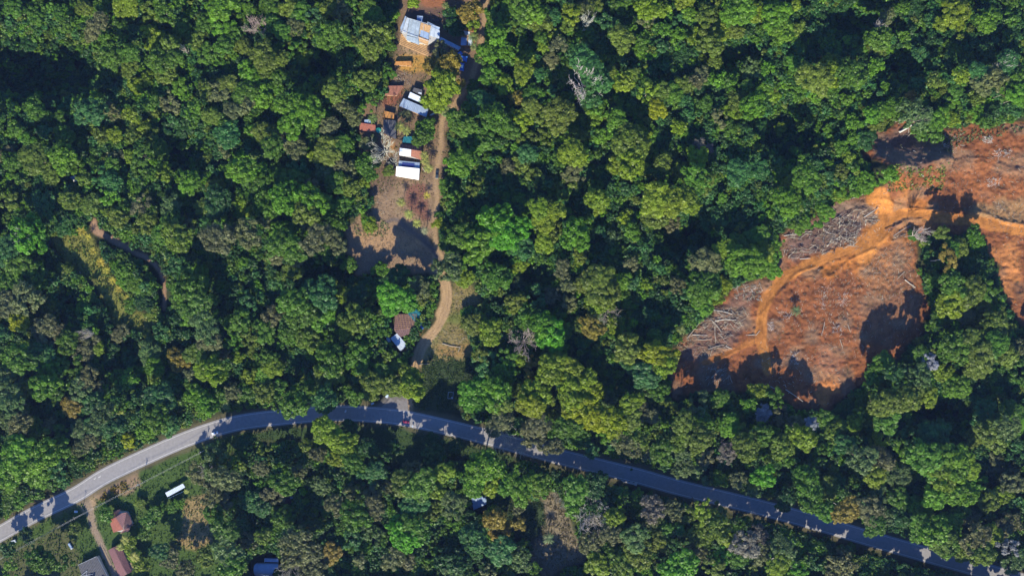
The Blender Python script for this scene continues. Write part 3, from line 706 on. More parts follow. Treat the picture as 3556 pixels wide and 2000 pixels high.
WOOD_O = mat('bare_wood', (1, 1, 1), 0.85, 0.25, 1.5, attr='object')


def crown_arrays(seed, nl, nleaf, ls, spread=0.78, lr=(0.2, 0.36), dome=0.55, core=0.82, rag=0.12):
    r = np.random.default_rng(seed)
    a1, a2, a3 = r.random(3) * 6.28
    pts = []
    tries = 0
    while len(pts) < nl and tries < 4000:
        tries += 1
        th = r.random() * 6.283; rho = math.sqrt(r.random()) * spread
        mm = 1 + 0.20 * math.sin(2 * th + a1) + 0.16 * math.sin(3 * th + a2) + 0.10 * math.sin(5 * th + a3)
        mm = min(mm, 1.13)
        x, y = rho * mm * math.cos(th), rho * mm * math.sin(th)
        q = r.uniform(*lr) * (1.05 - 0.3 * rho)
        if all(math.hypot(x - p[0], y - p[1]) > 0.62 * (q + p[3]) * 0.8 for p in pts):
            z = dome * math.sqrt(max(0, 1 - rho * rho)) + r.uniform(-0.10, 0.12)
            pts.append((x, y, z, q))
    L = np.array(pts)
    wgt = L[:, 3] ** 2; wgt /= wgt.sum()
    li = r.choice(len(L), nleaf, p=wgt)
    d = r.normal(size=(nleaf, 3)); d /= np.linalg.norm(d, axis=1, keepdims=True)
    d[:, 2] = np.where(d[:, 2] < -0.25, -d[:, 2], d[:, 2])
    rad = L[li, 3:4] * (0.86 + rag * r.normal(size=(nleaf, 1)).clip(-1.5, 2.2))
    pos = L[li, :3] + d * rad * np.array([1, 1, 0.85])
    nor = d + 0.42 * r.normal(size=(nleaf, 3)); nor[:, 2] += 0.25
    nor /= np.linalg.norm(nor, axis=1, keepdims=True)
    ref = r.normal(size=(nleaf, 3))
    u = np.cross(nor, ref); u /= np.linalg.norm(u, axis=1, keepdims=True)
    v = np.cross(nor, u)
    s = ls * r.uniform(0.6, 1.35, (nleaf, 1))
    V = np.stack([pos + u * s * 0.62, pos + v * s * 0.45, pos - u * s * 0.62, pos - v * s * 0.45], 1).reshape(-1, 3)
    Q = np.arange(nleaf * 4).reshape(-1, 4)
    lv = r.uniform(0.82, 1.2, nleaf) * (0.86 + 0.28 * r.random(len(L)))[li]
    # rounded inner masses: each lobe a small 24-faced lump
    cs = []
    g_ = np.array([-1, 0, 1.0])
    for ax in range(3):
        for sg in (-1, 1):
            for i in range(2):
                for j in range(2):
                    q = []
                    for (ii, jj) in ((i, j), (i + 1, j), (i + 1, j + 1), (i, j + 1)):
                        p = np.zeros(3); p[ax] = sg; p[(ax + 1) % 3] = g_[ii]; p[(ax + 2) % 3] = g_[jj]
                        q.append(p / np.linalg.norm(p))
                    cs.append(q)
    cs = np.array(cs)
    CV = (L[:, None, None, :3] + cs[None] * L[:, None, None, 3:4] * core * np.array([1, 1, 0.85])).reshape(-1, 3)
    CQ = np.arange(len(CV)).reshape(-1, 4) + len(V)
    V = np.concatenate([V, CV]); Q = np.concatenate([Q, CQ])
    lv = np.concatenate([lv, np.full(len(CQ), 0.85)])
    return V.astype(np.float32), Q, lv.astype(np.float32)


# crown shapes: dense billowing, loose and gappy, fine dusty, small
CR_DENSE = [crown_arrays(100 + i, 26 + 3 * i, 3000, 0.105, lr=(0.16, 0.31)) for i in range(5)]
CR_LOOSE = [crown_arrays(200 + i, 16, 1900, 0.115, spread=0.85, lr=(0.13, 0.26), dome=0.45, core=0.7, rag=0.22) for i in range(5)]
CR_FINE = [crown_arrays(300 + i, 30, 3000, 0.085, lr=(0.13, 0.24), core=0.72, rag=0.24) for i in range(4)]
CR_SMALL = [crown_arrays(400 + i, 10, 850, 0.17, lr=(0.26, 0.42), rag=0.25) for i in range(5)]
CR_FILL = [crown_arrays(500 + i, 7, 240, 0.30, lr=(0.30, 0.48), rag=0.25) for i in range(5)]


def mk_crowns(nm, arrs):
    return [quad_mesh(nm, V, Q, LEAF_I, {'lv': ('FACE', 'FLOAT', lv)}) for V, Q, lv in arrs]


ME_DENSE, ME_LOOSE, ME_FINE, ME_SMALL = mk_crowns('crown', CR_DENSE), mk_crowns('crown', CR_LOOSE), mk_crowns('crown', CR_FINE), mk_crowns('crown', CR_SMALL)


def trunk_mesh(seed, m):
    r = random.Random(seed)
    segs = []
    p = Vector((0, 0, 0)); rad = 0.030
    for k in range(5):
        q = Vector((r.uniform(-.02, .02), r.uniform(-.02, .02), (k + 1) * 0.13))
        segs.append((*p, *q, rad, rad * 0.88)); p = q; rad *= 0.88
    for k in range(6):
        th = k * 1.05 + r.random()
        q = p + Vector((math.cos(th) * 0.18, math.sin(th) * 0.18, 0.20 + r.random() * 0.06))
        segs.append((*p, *q, rad * 0.6, rad * 0.25))
    V, Q = seg_mesh('trunk', segs, m)
    return quad_mesh('trunk', V, Q, m)


ME_TRUNK = [trunk_mesh(i, BARK) for i in range(3)] + [trunk_mesh(i + 9, BARK_W) for i in range(2)]


def bare_arrays(seed, n0=12):
    """unit bare tree: crown radius 1, height 1 (z), branches forking four times"""
    r = random.Random(seed)
    segs = []

    def grow(p, d, ln, rad, lev):
        steps = 3
        for k in range(steps):
            d = (d + Vector((r.uniform(-.28, .28), r.uniform(-.28, .28), r.uniform(-.10, .16)))).normalized()
            q = p + Vector((d.x, d.y, d.z * 0.55)) * (ln / steps)
            segs.append((*p, *q, rad, rad * 0.8))
            rad *= 0.8
            p = q
            if lev < 3:
                th = r.uniform(0.5, 1.0) * r.choice((-1, 1))
                side = Vector((d.x * math.cos(th) - d.y * math.sin(th), d.x * math.sin(th) + d.y * math.cos(th), d.z + r.uniform(-.1, .3))).normalized()
                grow(p, side, ln * r.uniform(0.5, 0.7), rad * 0.62, lev + 1)
    top = Vector((0, 0, 0.5))
    segs.append((0, 0, 0, *top, 0.036, 0.028))
    for k in range(n0):
        th = k * 6.283 / n0 + r.uniform(-.3, .3)
        grow(top + Vector((0, 0, r.uniform(-.1, .05))), Vector((math.cos(th), math.sin(th), r.uniform(.25, .9))).normalized(), r.uniform(0.6, 0.85), 0.017, 0)
    s = np.array(segs)
    s[:, 6:] = np.maximum(s[:, 6:], 0.0058)
    return s


ME_BARE = []
for i in range(4):
    s_ = bare_arrays(50 + i)
    V_, Q_ = seg_mesh('b', s_[:1], WOOD_O); W_, R__ = seg_mesh('b', s_[1:], WOOD_O)
    ME_BARE.append((quad_mesh('trunk', V_, Q_, WOOD_O), quad_mesh('branches', W_, R__, WOOD_O)))

# ---- labels: look + place beside something one can find
LAND = [('the white roofed house', 1415, 600), ('the glass and pipe roofed building', 1460, 110), ('the long grey tin roof', 1430, 370), ('the small rusty red roof', 1277, 445),
        ('the brown palm clearing', 1400, 800), ('the burnt brown roof', 1405, 1115), ('the dark red roof in shade', 1010, 1205), ('the yellow banana strip', 360, 930),
        ('the little grey shack', 255, 619), ('the round bluish green crown', 318, 391), ('the white road car', 746, 1503), ('the long white shelter', 610, 1702),
        ('the red hipped roof', 418, 1808), ('the long pinkish roof', 417, 1960), ('the side road mouth', 1372, 1393), ('the blue curved roof', 920, 1970),
        ('the shaded blue roof', 1665, 1745), ('the big bare white tree', 2050, 1780), ('the concrete slab beside the road', 2180, 1673), ('the bare pinkish grey tree', 1820, 1188),
        ('the big white branched tree', 2020, 290), ('the round mustard tree', 2280, 382), ('the orange track fork', 3060, 790), ('the grey log pile', 2880, 820),
        ('the lone clearing palm', 2761, 1077), ('the white fallen log', 3146, 446), ('the clearing tip', 2850, 1400), ('the vivid crown beside the dirt road', 1700, 810),
        ('the picture top left corner', 0, 0), ('the picture top right corner', 3556, 0), ('the picture bottom left corner', 0, 2000), ('the picture bottom right corner', 3556, 2000),
        ('the middle of the left edge', 0, 1000), ('the middle of the right edge', 3556, 1000), ('the middle of the top edge', 1778, 0), ('the middle of the bottom edge', 1778, 2000),
        ('the white flowered crowns', 3240, 1240), ('the mustard crowns by the road', 2080, 1430), ('the narrow brown path', 500, 890), ('the gold and olive crowns', 1540, 250),
        ('the twin bare top left trees', 850, 90), ('the vivid green tree by the bottom edge', 2363, 1964), ('the lime tree alone beside the road', 1140, 1500), ('the hollow of deep shade', 200, 260)]
DIRS = ['right of', 'above right of', 'above', 'above left of', 'left of', 'below left of', 'below', 'below right of']
ORD = ['', 'second', 'third', 'fourth', 'fifth', 'sixth', 'seventh', 'eighth', 'ninth', 'tenth', 'eleventh', 'twelfth']


def place_of(px, py):
    best = min(LAND, key=lambda l: math.hypot(px - l[1], py - l[2]) if math.hypot(px - l[1], py - l[2]) > 12 else 1e4)
    d = math.hypot(px - best[1], py - best[2])
    k = int(round(math.atan2(best[2] - py, px - best[1]) / (math.pi / 4))) % 8
    return best[0], DIRS[k], d


def label_all(items):
    """items: (object, look words, px, py); equal labels get an ordinal counted outwards from the landmark"""
    by = {}
    for o, look, px, py in items:
        land, dr_, d = place_of(px, py)
        by.setdefault((look, dr_, land), []).append((d, o))
    for (look, dr_, land), L in by.items():
        L.sort(key=lambda t: t[0])
        for i, (d, o) in enumerate(L):
            s = f"{look} {dr_} {land}" if i == 0 else f"{look}, {ORD[min(i, 11)]} one {dr_} {land}"
            o['label'] = s if len(s.split()) <= 16 else s.replace('mid-sized tall ', 'tall ').replace('very broad', 'very wide').replace(' tree above right of the vivid green tree', ' tree above right of the vivid tree').replace(' one ', ' ').replace('the picture', 'the').replace(' tree, ', ', ')


def keep_clear(px, py, r=8):
    """is this photo pixel free of road, tracks, yards"""
    x, y = (px - 1778) * M, (1000 - py) * M
    if abs(x) > 394 or abs(y) > 239: return line_ok(px, py, 30)
    return not at_grid(NEAR, x, y) and at_grid(dr, x, y) > (62 if px < 780 and py > ROADY(px) else 50)


def ROADY(px):
    return min(ROAD, key=lambda q: abs(q[0] - px))[1]


def line_ok(px, py, k):
    return min(math.hypot(px - q[0], py - q[1]) for q in ROAD) > k


trees = []
for (c, r_), s in TREES.items():
    for tok in s.split():
        p = tok.split(',')
        x, y, rr, cc = float(p[0]), float(p[1]), float(p[2]), p[3]
        px, py = T(c, r_, x, y)
        lev = 2 if '+' in cc else (0 if '-' in cc else 1)
        trees.append([px, py, rr, cc[0], lev])
trees.sort(key=lambda t: -t[2] * (1.15 if t[4] == 2 else 0.8 if t[4] == 0 else 1))
rt = random.Random(3)
NIND = 300
lab = []
merged = []


def height_of(rr, lev):
    R = rr * 0.092
    if lev == 2: return 19 + R * 0.75 + rt.uniform(-1.5, 2.5)
    if lev == 1: return 10 + R * 0.75 + rt.uniform(-1.5, 2)
    return 2.5 + R * 0.7 + rt.uniform(-.5, 1)


def vary(c, k=0.12):
    q = rt.uniform(1 - k, 1 + k)
    return tuple(min(1, v * q * rt.uniform(0.93, 1.07)) for v in c)


# where the photograph shows open, sunlit ground and roofs, and where it shows shade: tree heights follow
TAN = math.tan(math.radians(SUN_EL))
SX, SY = -math.sin(math.radians(SUN_AZ)), -math.cos(math.radians(SUN_AZ))      # the way shadows fall


def fillpts(poly, step):
    xs = [p[0] for p in poly]; ys = [p[1] for p in poly]
    X, Y = np.meshgrid(np.arange(min(xs), max(xs), step), np.arange(min(ys), max(ys), step))
    k = inside(X, Y, poly)
    return [P(a_, b_) for a_, b_ in zip(X[k], Y[k])]


W6 = lambda s: [(1220 + float(t.split(',')[0]) / 3.6225, 250 + float(t.split(',')[1]) / 3.6225) for t in s.split()]
LITPOLY = [VP('1960,700 2090,640 2200,560 2300,535 2290,640 2300,720 2200,790 2150,850 2120,950 2080,1000 2040,900 1960,800'), VP('2400,345 2576,335 2620,540 2470,530 2430,420'), VP('1810,860 1900,740 1910,850 1800,920'),
           VP('2520,620 2560,600 2590,650 2540,740'), TP(0, 2, '1380,880 1600,900 1620,1080 1480,1080 1380,1050'), TP(0, 2, '1200,620 1520,470 1530,540 1220,700'), TP(0, 2, '600,860 1020,690 1020,780 740,880 680,990'),
           TP(0, 1, '400,370 600,340 700,450 780,600 860,720 930,850 960,940 860,930 820,800 720,640 600,600 560,420'), TP(0, 1, '1120,500 1180,540 1240,650 1250,850 1220,850 1190,600'), TP(0, 1, '900,390 1090,460 1090,490 1000,450'),
           TP(1, 1, '900,60 1040,60 1060,180 930,200'), TP(1, 1, '740,320 980,260 1000,340 780,430'), TP(1, 1, '1400,700 1470,700 1430,900 1300,1130 1240,1150 1380,960'), TP(1, 1, '1480,720 1620,740 1660,820 1560,840'),
           TP(1, 1, '1400,1020 1580,1000 1600,1200 1400,1220'), W6('560,1180 860,1210 850,1400 560,1400'), W6('600,950 880,990 880,1100 600,1050'), W6('100,640 300,660 300,750 110,740'), W6('600,340 960,470 940,560 600,430'),
           W6('740,260 900,330 880,390 715,320'), TP(1, 0, '1090,250 1380,260 1250,420 1100,400'), TP(1, 0, '1050,440 1250,400 1250,560 1060,540'), TP(0, 2, '570,800 1040,580 1040,640 600,870'), TP(0, 2, '1210,440 1590,300 1600,390 1230,520'),
           TP(0, 2, '830,1020 900,960 960,1060 880,1120'), TP(0, 2, '820,1250 880,1220 990,1400 900,1449'), TP(0, 2, '1250,820 1390,750 1400,790 1270,850'), TP(1, 1, '1340,-60 1390,-60 1390,150 1340,150'), TP(1, 1, '1020,1080 1130,1160 1080,1190')]
LIT = [p for q in LITPOLY for p in fillpts(q, 14)]
SHADE = [p for q in (TP(1, 1, '1260,1310 1580,1300 1580,1449 1260,1449'), TP(3, 1, '720,980 900,790 1060,820 1080,1000 900,1120 700,1160'), TP(3, 0, '880,1020 1260,1060 1240,1180 900,1180'), TP(3, 1, '1230,60 1520,40 1580,200 1280,140'),
                     TP(2, 1, '1280,1260 1430,1280 1430,1420 1240,1400'), TP(1, 1, '820,500 1200,490 1280,560 840,620'), TP(3, 1, '1640,330 1740,250 1740,400 1640,400')) for p in fillpts(q, 30)]
SHADE += [P(*q) for q in ROAD if q[0] > 765] + [P(q[0], q[1] + 18) for q in ROAD if q[0] > 765] + [P(*T(0, 2, x, y)) for x, y in ((480, 850), (420, 900), (220, 1000), (100, 1060), (20, 1110), (1120, 560), (520, 850))]
KEEP = [(1400, 1115, 34), (1436, 1092, 16), (*T(2, 2, 330, 1100), 40), (*T(2, 2, 150, 1000), 25), (1383, 1188, 20), (1352, 1178, 8), (910, 1968, 36), (955, 1945, 20), (1665, 1745, 22), (2770, 1065, 24), (1335, 1390, 20), (255, 619, 10), (1002, 1727, 10), (610, 1702, 20), (575, 1725, 12), (645, 1682, 12)]
KEEP += [(*T(0, 1, *q), 17) for q in ((450, 370), (560, 400), (640, 480), (700, 560), (760, 640), (820, 720), (870, 800), (900, 900), (980, 940))]
KEEP += [(*T(0, 1, *q), 9) for q in ((740, 280), (820, 340), (900, 390), (1010, 450), (1100, 490), (1170, 560), (1220, 640), (1240, 750), (1240, 830))]
KEEP += [(*T(1, 1, *q), 16) for q in ((1430, 720), (1440, 800), (1420, 900), (1380, 1000), (1300, 1100), (1240, 1190))]
KEEP += [(*q, 12) for q in ROAD if not (985 < q[0] < 1190 or 1780 < q[0] < 1960) and -50 < q[0] < 3600]
for t in trees:
    for kx, ky, kr in KEEP:
        d = math.hypot(t[0] - kx, t[1] - ky); need = t[2] / 2.172 * 0.92 + kr
        if d < need:
            mv = need - d
            if mv > 14:
                t[2] = max(30, t[2] - (mv - 14) * 2.172)
                mv = 14
            t[0] += (t[0] - kx) / (d + .01) * mv; t[1] += (t[1] - ky) / (d + .01) * mv
BADP = [names.index(q) for q in ('dirt_road', 'dirt_path', 'logging_track', 'driveway')]
trees = [t for t in trees if not (t[2] < 55 and abs(t[0] - 1778) < 1900 and at_grid(piece, (t[0] - 1778) * M, (1000 - t[1]) * M) in BADP)]
trees = [t for t in trees if all(math.hypot(t[0] - k[0], t[1] - k[1]) > k[2] * .8 for k in KEEP)]
TH = []
for px, py, rr, cc, lev in trees:
    h = height_of(rr, lev)
    if px > 760 and 28 < py - ROADY(px) < 240: h += 5
    TH.append([*P(px, py, h * .8), rr * 0.092, h])
for (sx, sy) in SHADE:
    best = None
    for t in TH:
        dx, dy = sx - t[0], sy - t[1]
        al = dx * SX + dy * SY; la = abs(dx * SY - dy * SX)
        if al < 2 or la > t[2] * .75: continue
        need = al * TAN + 0.5 * t[2]
        lo = (t[3] - 1.2 * t[2])
        if need <= t[3] and al * TAN > lo - 4: best = None; break
        if need > t[3] and need - t[3] < 12 and need < 33 and (best is None or need - t[3] < best[0]): best = (need - t[3], t, need)
    if best: best[1][3] = best[2]
for (sx, sy) in LIT:
    for t in TH:
        dx, dy = sx - t[0], sy - t[1]
        al = dx * SX + dy * SY; la = abs(dx * SY - dy * SX)
        if al < 1 or la > t[2] + .5 or al > 70: continue
        lim = al * TAN + 1.0
        if t[3] > lim: t[3] = max(4.0, lim)
for n, (px, py, rr, cc, lev) in enumerate(trees):
    h = TH[n][3]
    R = min(rr * 0.092 * (H - h) / H * 1.14, h * 0.85 + 1.2)
    z0 = gz(*P(px, py))
    x, y = P(px, py, h * 0.8 + z0)
    z0 = gz(x, y)
    cz = R * rt.uniform(0.62, 1.15)          # vertical scale of the unit crown (its top is at ~0.9)
    cz = min(cz, h * 0.62)
    zc = z0 + h - 0.85 * cz
    tint = vary(PALETTE[cc])
    if n < NIND:
        root = empty('broadleaf_tree', x, y, z0, 0)
        pool = ME_FINE if cc in 'kmwp' else ME_LOOSE if (rt.random() < 0.30 and rr < 95) else ME_SMALL if rr < 50 else ME_DENSE
        o = bpy.data.objects.new('crown', rt.choice(pool))
        o.location = (0, 0, zc - z0)
        kx = rt.uniform(0.84, 1.08)
        o.scale = (R * kx, R / kx ** .6, cz)
        o.rotation_euler = (0, 0, rt.random() * 6.283)
        o.color = (*tint, 1)
        o.parent = root; COL.objects.link(o)
        t_ = bpy.data.objects.new('trunk', ME_TRUNK[n % 5])
        t_.scale = (h * 0.55, h * 0.55, h * 0.88)
        t_.rotation_euler = (0, 0, rt.random() * 6.28)
        t_.parent = root; COL.objects.link(t_)
        tag(root, None, 'tree', 'broadleaf trees of the forest')
        size = 'very broad' if rr >= 120 else 'broad' if rr >= 100 else 'mid-sized' if rr >= 85 else 'smaller'
        hw = 'tall ' if lev == 2 else ''
        lab.append((root, f"{size} {hw}{WORD[cc]} tree", px, py))
    else:
        pool = CR_SMALL if rr < 62 else CR_LOOSE if rt.random() < 0.35 else CR_FINE if cc in 'kmwp' else CR_DENSE
        merged.append((rt.choice(pool), x, y, zc, R, cz, rt.random() * 6.283, tint))

# low shaded trees and saplings between the big crowns
occ = np.array([[t[0], t[1], t[2] / 2.172] for t in trees])
fr = random.Random(11)
WIDE = soft(piece > 0, 60) > 0.01
cell_ = 15.5
pxs = np.arange(-260, 3816, cell_)
pys = np.arange(-260, 2260, cell_)
for py0 in pys:
    for px0 in pxs:
        px = px0 + fr.uniform(-8, 8); py = py0 + fr.uniform(-8, 8)
        inframe = -20 < px < 3576 and -20 < py < 2020
        if not inframe and fr.random() < 0.45: continue
        if not keep_clear(px, py) or any(math.hypot(px - k[0], py - k[1]) < k[2] + 16 for k in KEEP): continue
        d = np.hypot(occ[:, 0] - px, occ[:, 1] - py) / occ[:, 2]
        if inframe and d.min() < 0.55: continue
        wide = inframe and (at_grid(WIDE, (px - 1778) * M, (1000 - py) * M) or at_grid(dr, (px - 1778) * M, (1000 - py) * M) < 120)
        h = fr.uniform(3, 6.5) if wide else fr.uniform(4.5, 11) if inframe else fr.uniform(8, 18)
        if px > 780 and 58 < py - ROADY(px) < 150 and not 1330 < px < 1400: h += 9
        R = fr.uniform(2.3, 4.2) if inframe else fr.uniform(3.5, 6)
        x, y = P(px, py, h * 0.6 + gz(*P(px, py)))
        c_ = fr.choice('gdtgdodbgtd')  # greens weighted dark: shade between the big crowns put into the leaves
        merged.append((fr.choice(CR_FILL), x, y, gz(x, y) + h - R * 0.8, R, R * 0.95, fr.random() * 6.28, vary(PALETTE[c_], 0.2)))


def merge_crowns(nm, items, m):
    Vs, Qs, Ls, Ts = [], [], [], []
    k = 0
    for (V, Q, lv), x, y, z, R, cz, rot, tint in items:
        c, s = math.cos(rot), math.sin(rot)
        W = np.empty_like(V)
        W[:, 0] = (V[:, 0] * c - V[:, 1] * s) * R + x
        W[:, 1] = (V[:, 0] * s + V[:, 1] * c) * R + y
        W[:, 2] = V[:, 2] * cz + z
        Vs.append(W); Qs.append(Q + k); k += len(V); Ls.append(lv)
        Ts.append(np.tile(np.array(tint, np.float32), (len(Q), 1)))
    me = quad_mesh(nm, np.concatenate(Vs), np.concatenate(Qs), m, {'lv': ('FACE', 'FLOAT', np.concatenate(Ls)), 'tint': ('FACE', 'FLOAT_COLOR', np.concatenate(Ts))})
    o = bpy.data.objects.new(nm, me)
    COL.objects.link(o)
    return o


o = merge_crowns('forest_undergrowth', merged, LEAF_M)
tag(o, 'mass of smaller mixed green trees and undergrowth filling the forest', 'undergrowth', kind='stuff')

# ---- bare, white-limbed trees
BC = {'w': (0.46, 0.43, 0.39), 'g': (0.46, 0.43, 0.38), 'p': (0.40, 0.32, 0.29)}
BW = {'w': 'bare white branched tree', 'g': 'bare grey branched tree', 'p': 'bare pinkish grey tree'}
for n, tok in enumerate(BARE.split('\n')):
    for e_ in tok.split():
        c, r_, x, y, rr, cc = e_.split(',')
        px, py = T(int(c), int(r_), float(x), float(y)); rr = float(rr)
        R = rr * 0.092 * 0.97
        h = 15 + R * 0.6
        if (c, r_) in (('3', '0'), ('3', '1'), ('2', '0'), ('0', '1')): h += 8
        x, y = P(px, py, h * 0.8)
        root = empty('bare_tree', x, y, gz(x, y))
        tm, bm_ = rt.choice(ME_BARE)
        rot = rt.random() * 6.28
        for mm_, nm in ((tm, 'trunk'), (bm_, 'branches')):
            o = bpy.data.objects.new(nm, mm_)
            o.scale = (R, R, h); o.rotation_euler = (0, 0, rot); o.color = (*vary(BC[cc], .08), 1)
            o.parent = root; COL.objects.link(o)
        tag(root, None, 'tree', 'bare leafless trees')
        lab.append((root, BW[cc], px, py))

# ---- palms and banana plants
M_frond = leaf_mat('palm_leaves', 'object')


def frond_star(seed, n, droop, width, pitch):
    """unit palm head, frond length 1; each frond an arched rib with leaflets on both sides"""
    r = random.Random(seed)
    V, Q, lv = [], [], []
    for k in range(n):
        th = k * 6.283 / n + r.uniform(-.12, .12)
        up = pitch + r.uniform(-.15, .25)
        L = r.uniform(0.82, 1.08)
        prev = None
        m = 9
        for i in range(m + 1):
            t = i / m
            rad = L * (t - 0.12 * t * t)
            z = L * (up * t - droop * t * t)
            p = np.array((math.cos(th) * rad, math.sin(th) * rad, z))
            w_ = width * math.sin(math.pi * min(1, 0.12 + 0.88 * t)) ** 0.6 * (1 - 0.25 * t)
            s = np.array((-math.sin(th), math.cos(th), 0)) * w_
            if prev is not None:
                q, s0 = prev
                for sg in (-1, 1):
                    sl = np.array((0, 0, -0.35 * w_))
                    b = len(V)
                    # a leaflet: swept forward, gap behind it
                    V += [q, q + (p - q) * 0.62, q + (p - q) * 1.35 + s0 * sg + sl, q + (p - q) * 0.75 + s0 * sg + sl]
                    Q.append((b, b + 1, b + 2, b + 3)); lv.append(r.uniform(.8, 1.25))
                # rib
                b = len(V); e = np.array((-math.sin(th), math.cos(th), 0)) * 0.02
                V += [q - e, q + e, p + e, p - e]; Q.append((b, b + 1, b + 2, b + 3)); lv.append(1.5)
            prev = (p, s)
    return quad_mesh('fronds', np.array(V), np.array(Q), M_frond, {'lv': ('FACE', 'FLOAT', np.array(lv))})


FR = [frond_star(i, 13 + i % 3, 0.55, 0.17, 0.38) for i in range(4)]
FRB = [frond_star(20 + i, 8 + i % 2, 0.5, 0.22, 0.55) for i in range(3)]
palm_trunk = MB(); palm_trunk.tube((0, 0, 0), (0.02, 0, 0.5), 0.035, 0.028, 8); palm_trunk.tube((0.02, 0, 0.5), (0, 0, 1), 0.028, 0.024, 8)
pt0 = palm_trunk.build('trunk', BARK)
ptm = pt0.data
bpy.data.objects.remove(pt0)
PC = {'y': (0.215, 0.235, 0.045), 'r': (0.30, 0.26, 0.030), 'g': (0.115, 0.160, 0.040), 'm': (0.175, 0.200, 0.095), 'd': (0.075, 0.125, 0.045)}
PWD = {'y': 'yellow green', 'r': 'golden yellow', 'g': 'green', 'm': 'pale greyish green', 'd': 'deep green'}
for tok in PALMS.split():
    c, r_, x, y, rr, cc = tok.split(',')
    px, py = T(int(c), int(r_), float(x), float(y)); rr = float(rr)
    ban = cc == 'r'
    h = 3.5 if ban else 7.5
    if (c, r_) in (('3', '1'),): h = 4.0
    R = rr * 0.092 * 1.08
    x, y = P(px, py, h)
    nm = 'banana_plant' if ban else 'palm_tree'
    root = empty(nm, x, y, gz(x, y))
    o = bpy.data.objects.new('fronds', rt.choice(FRB if ban else FR))
    o.location = (0, 0, h); o.scale = (R, R, R); o.rotation_euler = (rt.uniform(-.1, .1), rt.uniform(-.1, .1), rt.random() * 6.28)
    o.color = (*vary(PC[cc], .08), 1); o.parent = root; COL.objects.link(o)
    o = bpy.data.objects.new('trunk', ptm)
    o.scale = (h * 0.7 + 1.5, h * 0.7 + 1.5, h + 0.1); o.parent = root; COL.objects.link(o)
    tag(root, None, 'banana plant' if ban else 'palm', 'banana plants' if ban else 'palm trees')
    lab.append((root, f"{PWD[cc]} {'banana plant' if ban else 'palm tree'}", px, py))

# ---- grass tufts, weeds, regrowth
tuftsV, tuftsQ, tl, tt = [], [], [], []


def tufts(poly, n, col, size, kvar=0.35, zup=0.15, clear=True):
    r = np.random.default_rng(len(tuftsQ) + 5)
    xs = [p[0] for p in poly]; ys = [p[1] for p in poly]
    px = r.uniform(min(xs), max(xs), n); py = r.uniform(min(ys), max(ys), n)
    px += (r.random(n) - .5) * 6
    ok = inside(px, py, poly) & (vnoise(px / 18, py / 18, 77) + 0.35 * r.random(n) > 0.45)
    for a_, b_ in zip(px[ok], py[ok]):
        x, y = (a_ - 1778) * M, (1000 - b_) * M
        if abs(x) > 390 or abs(y) > 235 or at_grid(dr, x, y) < 32: continue
        if clear and names[at_grid(piece, x, y)] in ('dirt_road', 'driveway', 'dirt_path', 'logging_track'): continue
        z = gz(x, y)
        c = np.array(col) * r.uniform(1 - kvar, 1 + kvar)
        for k in range(3):
            th = r.random() * 6.28; s = size * r.uniform(.5, 1.3); ln = s * r.uniform(.5, 1.2)
            u = np.array((math.cos(th), math.sin(th), 0)) * s * 0.35
            v = np.array((-math.sin(th), math.cos(th), 0)) * s * 0.4 + np.array((0, 0, ln * 0.7))
            p = np.array((x, y, z)) + r.normal(size=3) * size * 0.4 * np.array((1, 1, 0))
            b = len(tuftsV)
            tuftsV.extend([p - u, p + u, p + u * .5 + v, p - u * .5 + v]); tuftsQ.append((b, b + 1, b + 2, b + 3))
            tl.append(r.uniform(.75, 1.3)); tt.append(c)


tufts(TP(0, 2, '0,1200 560,910 700,860 1000,720 1540,450 1931,340 1931,470 1560,560 1500,860 1700,1000 1700,1449 0,1449'), 9000, (0.075, 0.135, 0.025), 0.9)
tufts(TP(0, 2, '730,850 940,730 980,800 900,850 760,880'), 500, (0.22, 0.17, 0.03), 1.2)
tufts(TP(0, 2, '1380,870 1560,830 1600,960 1640,1050 1600,1180 1480,1260 1340,1210 1370,1060'), 1500, (0.24, 0.18, 0.07), 0.5)
tufts(TP(0, 2, '0,1060 560,760 700,700 1160,460 1600,260 1580,200 1380,300 1000,480 500,700 0,980'), 2500, (0.13, 0.13, 0.03), 0.9)
tufts(TP(0, 2, '520,560 1100,380 1160,430 820,600 560,720'), 900, (0.15, 0.16, 0.03), 1.0)
tufts(TP(1, 2, '0,330 650,285 950,305 1300,340 1931,500 1931,600 1500,560 1000,620 700,420 0,420'), 3000, (0.045, 0.08, 0.025), 0.9)
tufts(TP(0, 1, '370,360 500,320 650,300 740,430 800,560 900,680 980,780 1000,900 1150,930 1170,1040 1000,1040 850,980 800,830 700,660 600,620 500,540 430,430'), 6000, (0.145, 0.165, 0.035), 0.7)
tufts(TP(1, 1, '1470,690 1620,720 1700,820 1620,870 1570,960 1560,1050 1620,1110 1640,1240 1480,1260 1330,1250 1240,1290 1220,1449'), 3000, (0.15, 0.16, 0.045), 0.6)
tufts(TP(1, 1, '870,0 1340,0 1345,120 1330,400 1420,470 1380,600 1100,600 900,640 760,620 690,420 690,280 760,190'), 2600, (0.27, 0.19, 0.11), 0.6)
tufts(TP(1, 1, '720,240 1000,200 1000,340 760,330'), 300, (0.12, 0.17, 0.05), 0.8)
tufts(TP(1, 1, '1230,1290 1330,1230 1620,1240 1625,1449 1620,1640 1130,1640'), 3000, (0.06, 0.10, 0.03), 0.9)
tufts(TP(1, 0, '850,330 1440,20 1600,700 1420,1449 850,1449'), 3500, (0.13, 0.13, 0.045), 0.8)
tufts(CLEARING, 8000, (0.13, 0.13, 0.06), 0.6)
tufts(VP('2100,480 2240,430 2230,460 2110,505 2080,540 1990,580 1960,560'), 1500, (0.14, 0.20, 0.02), 1.0)
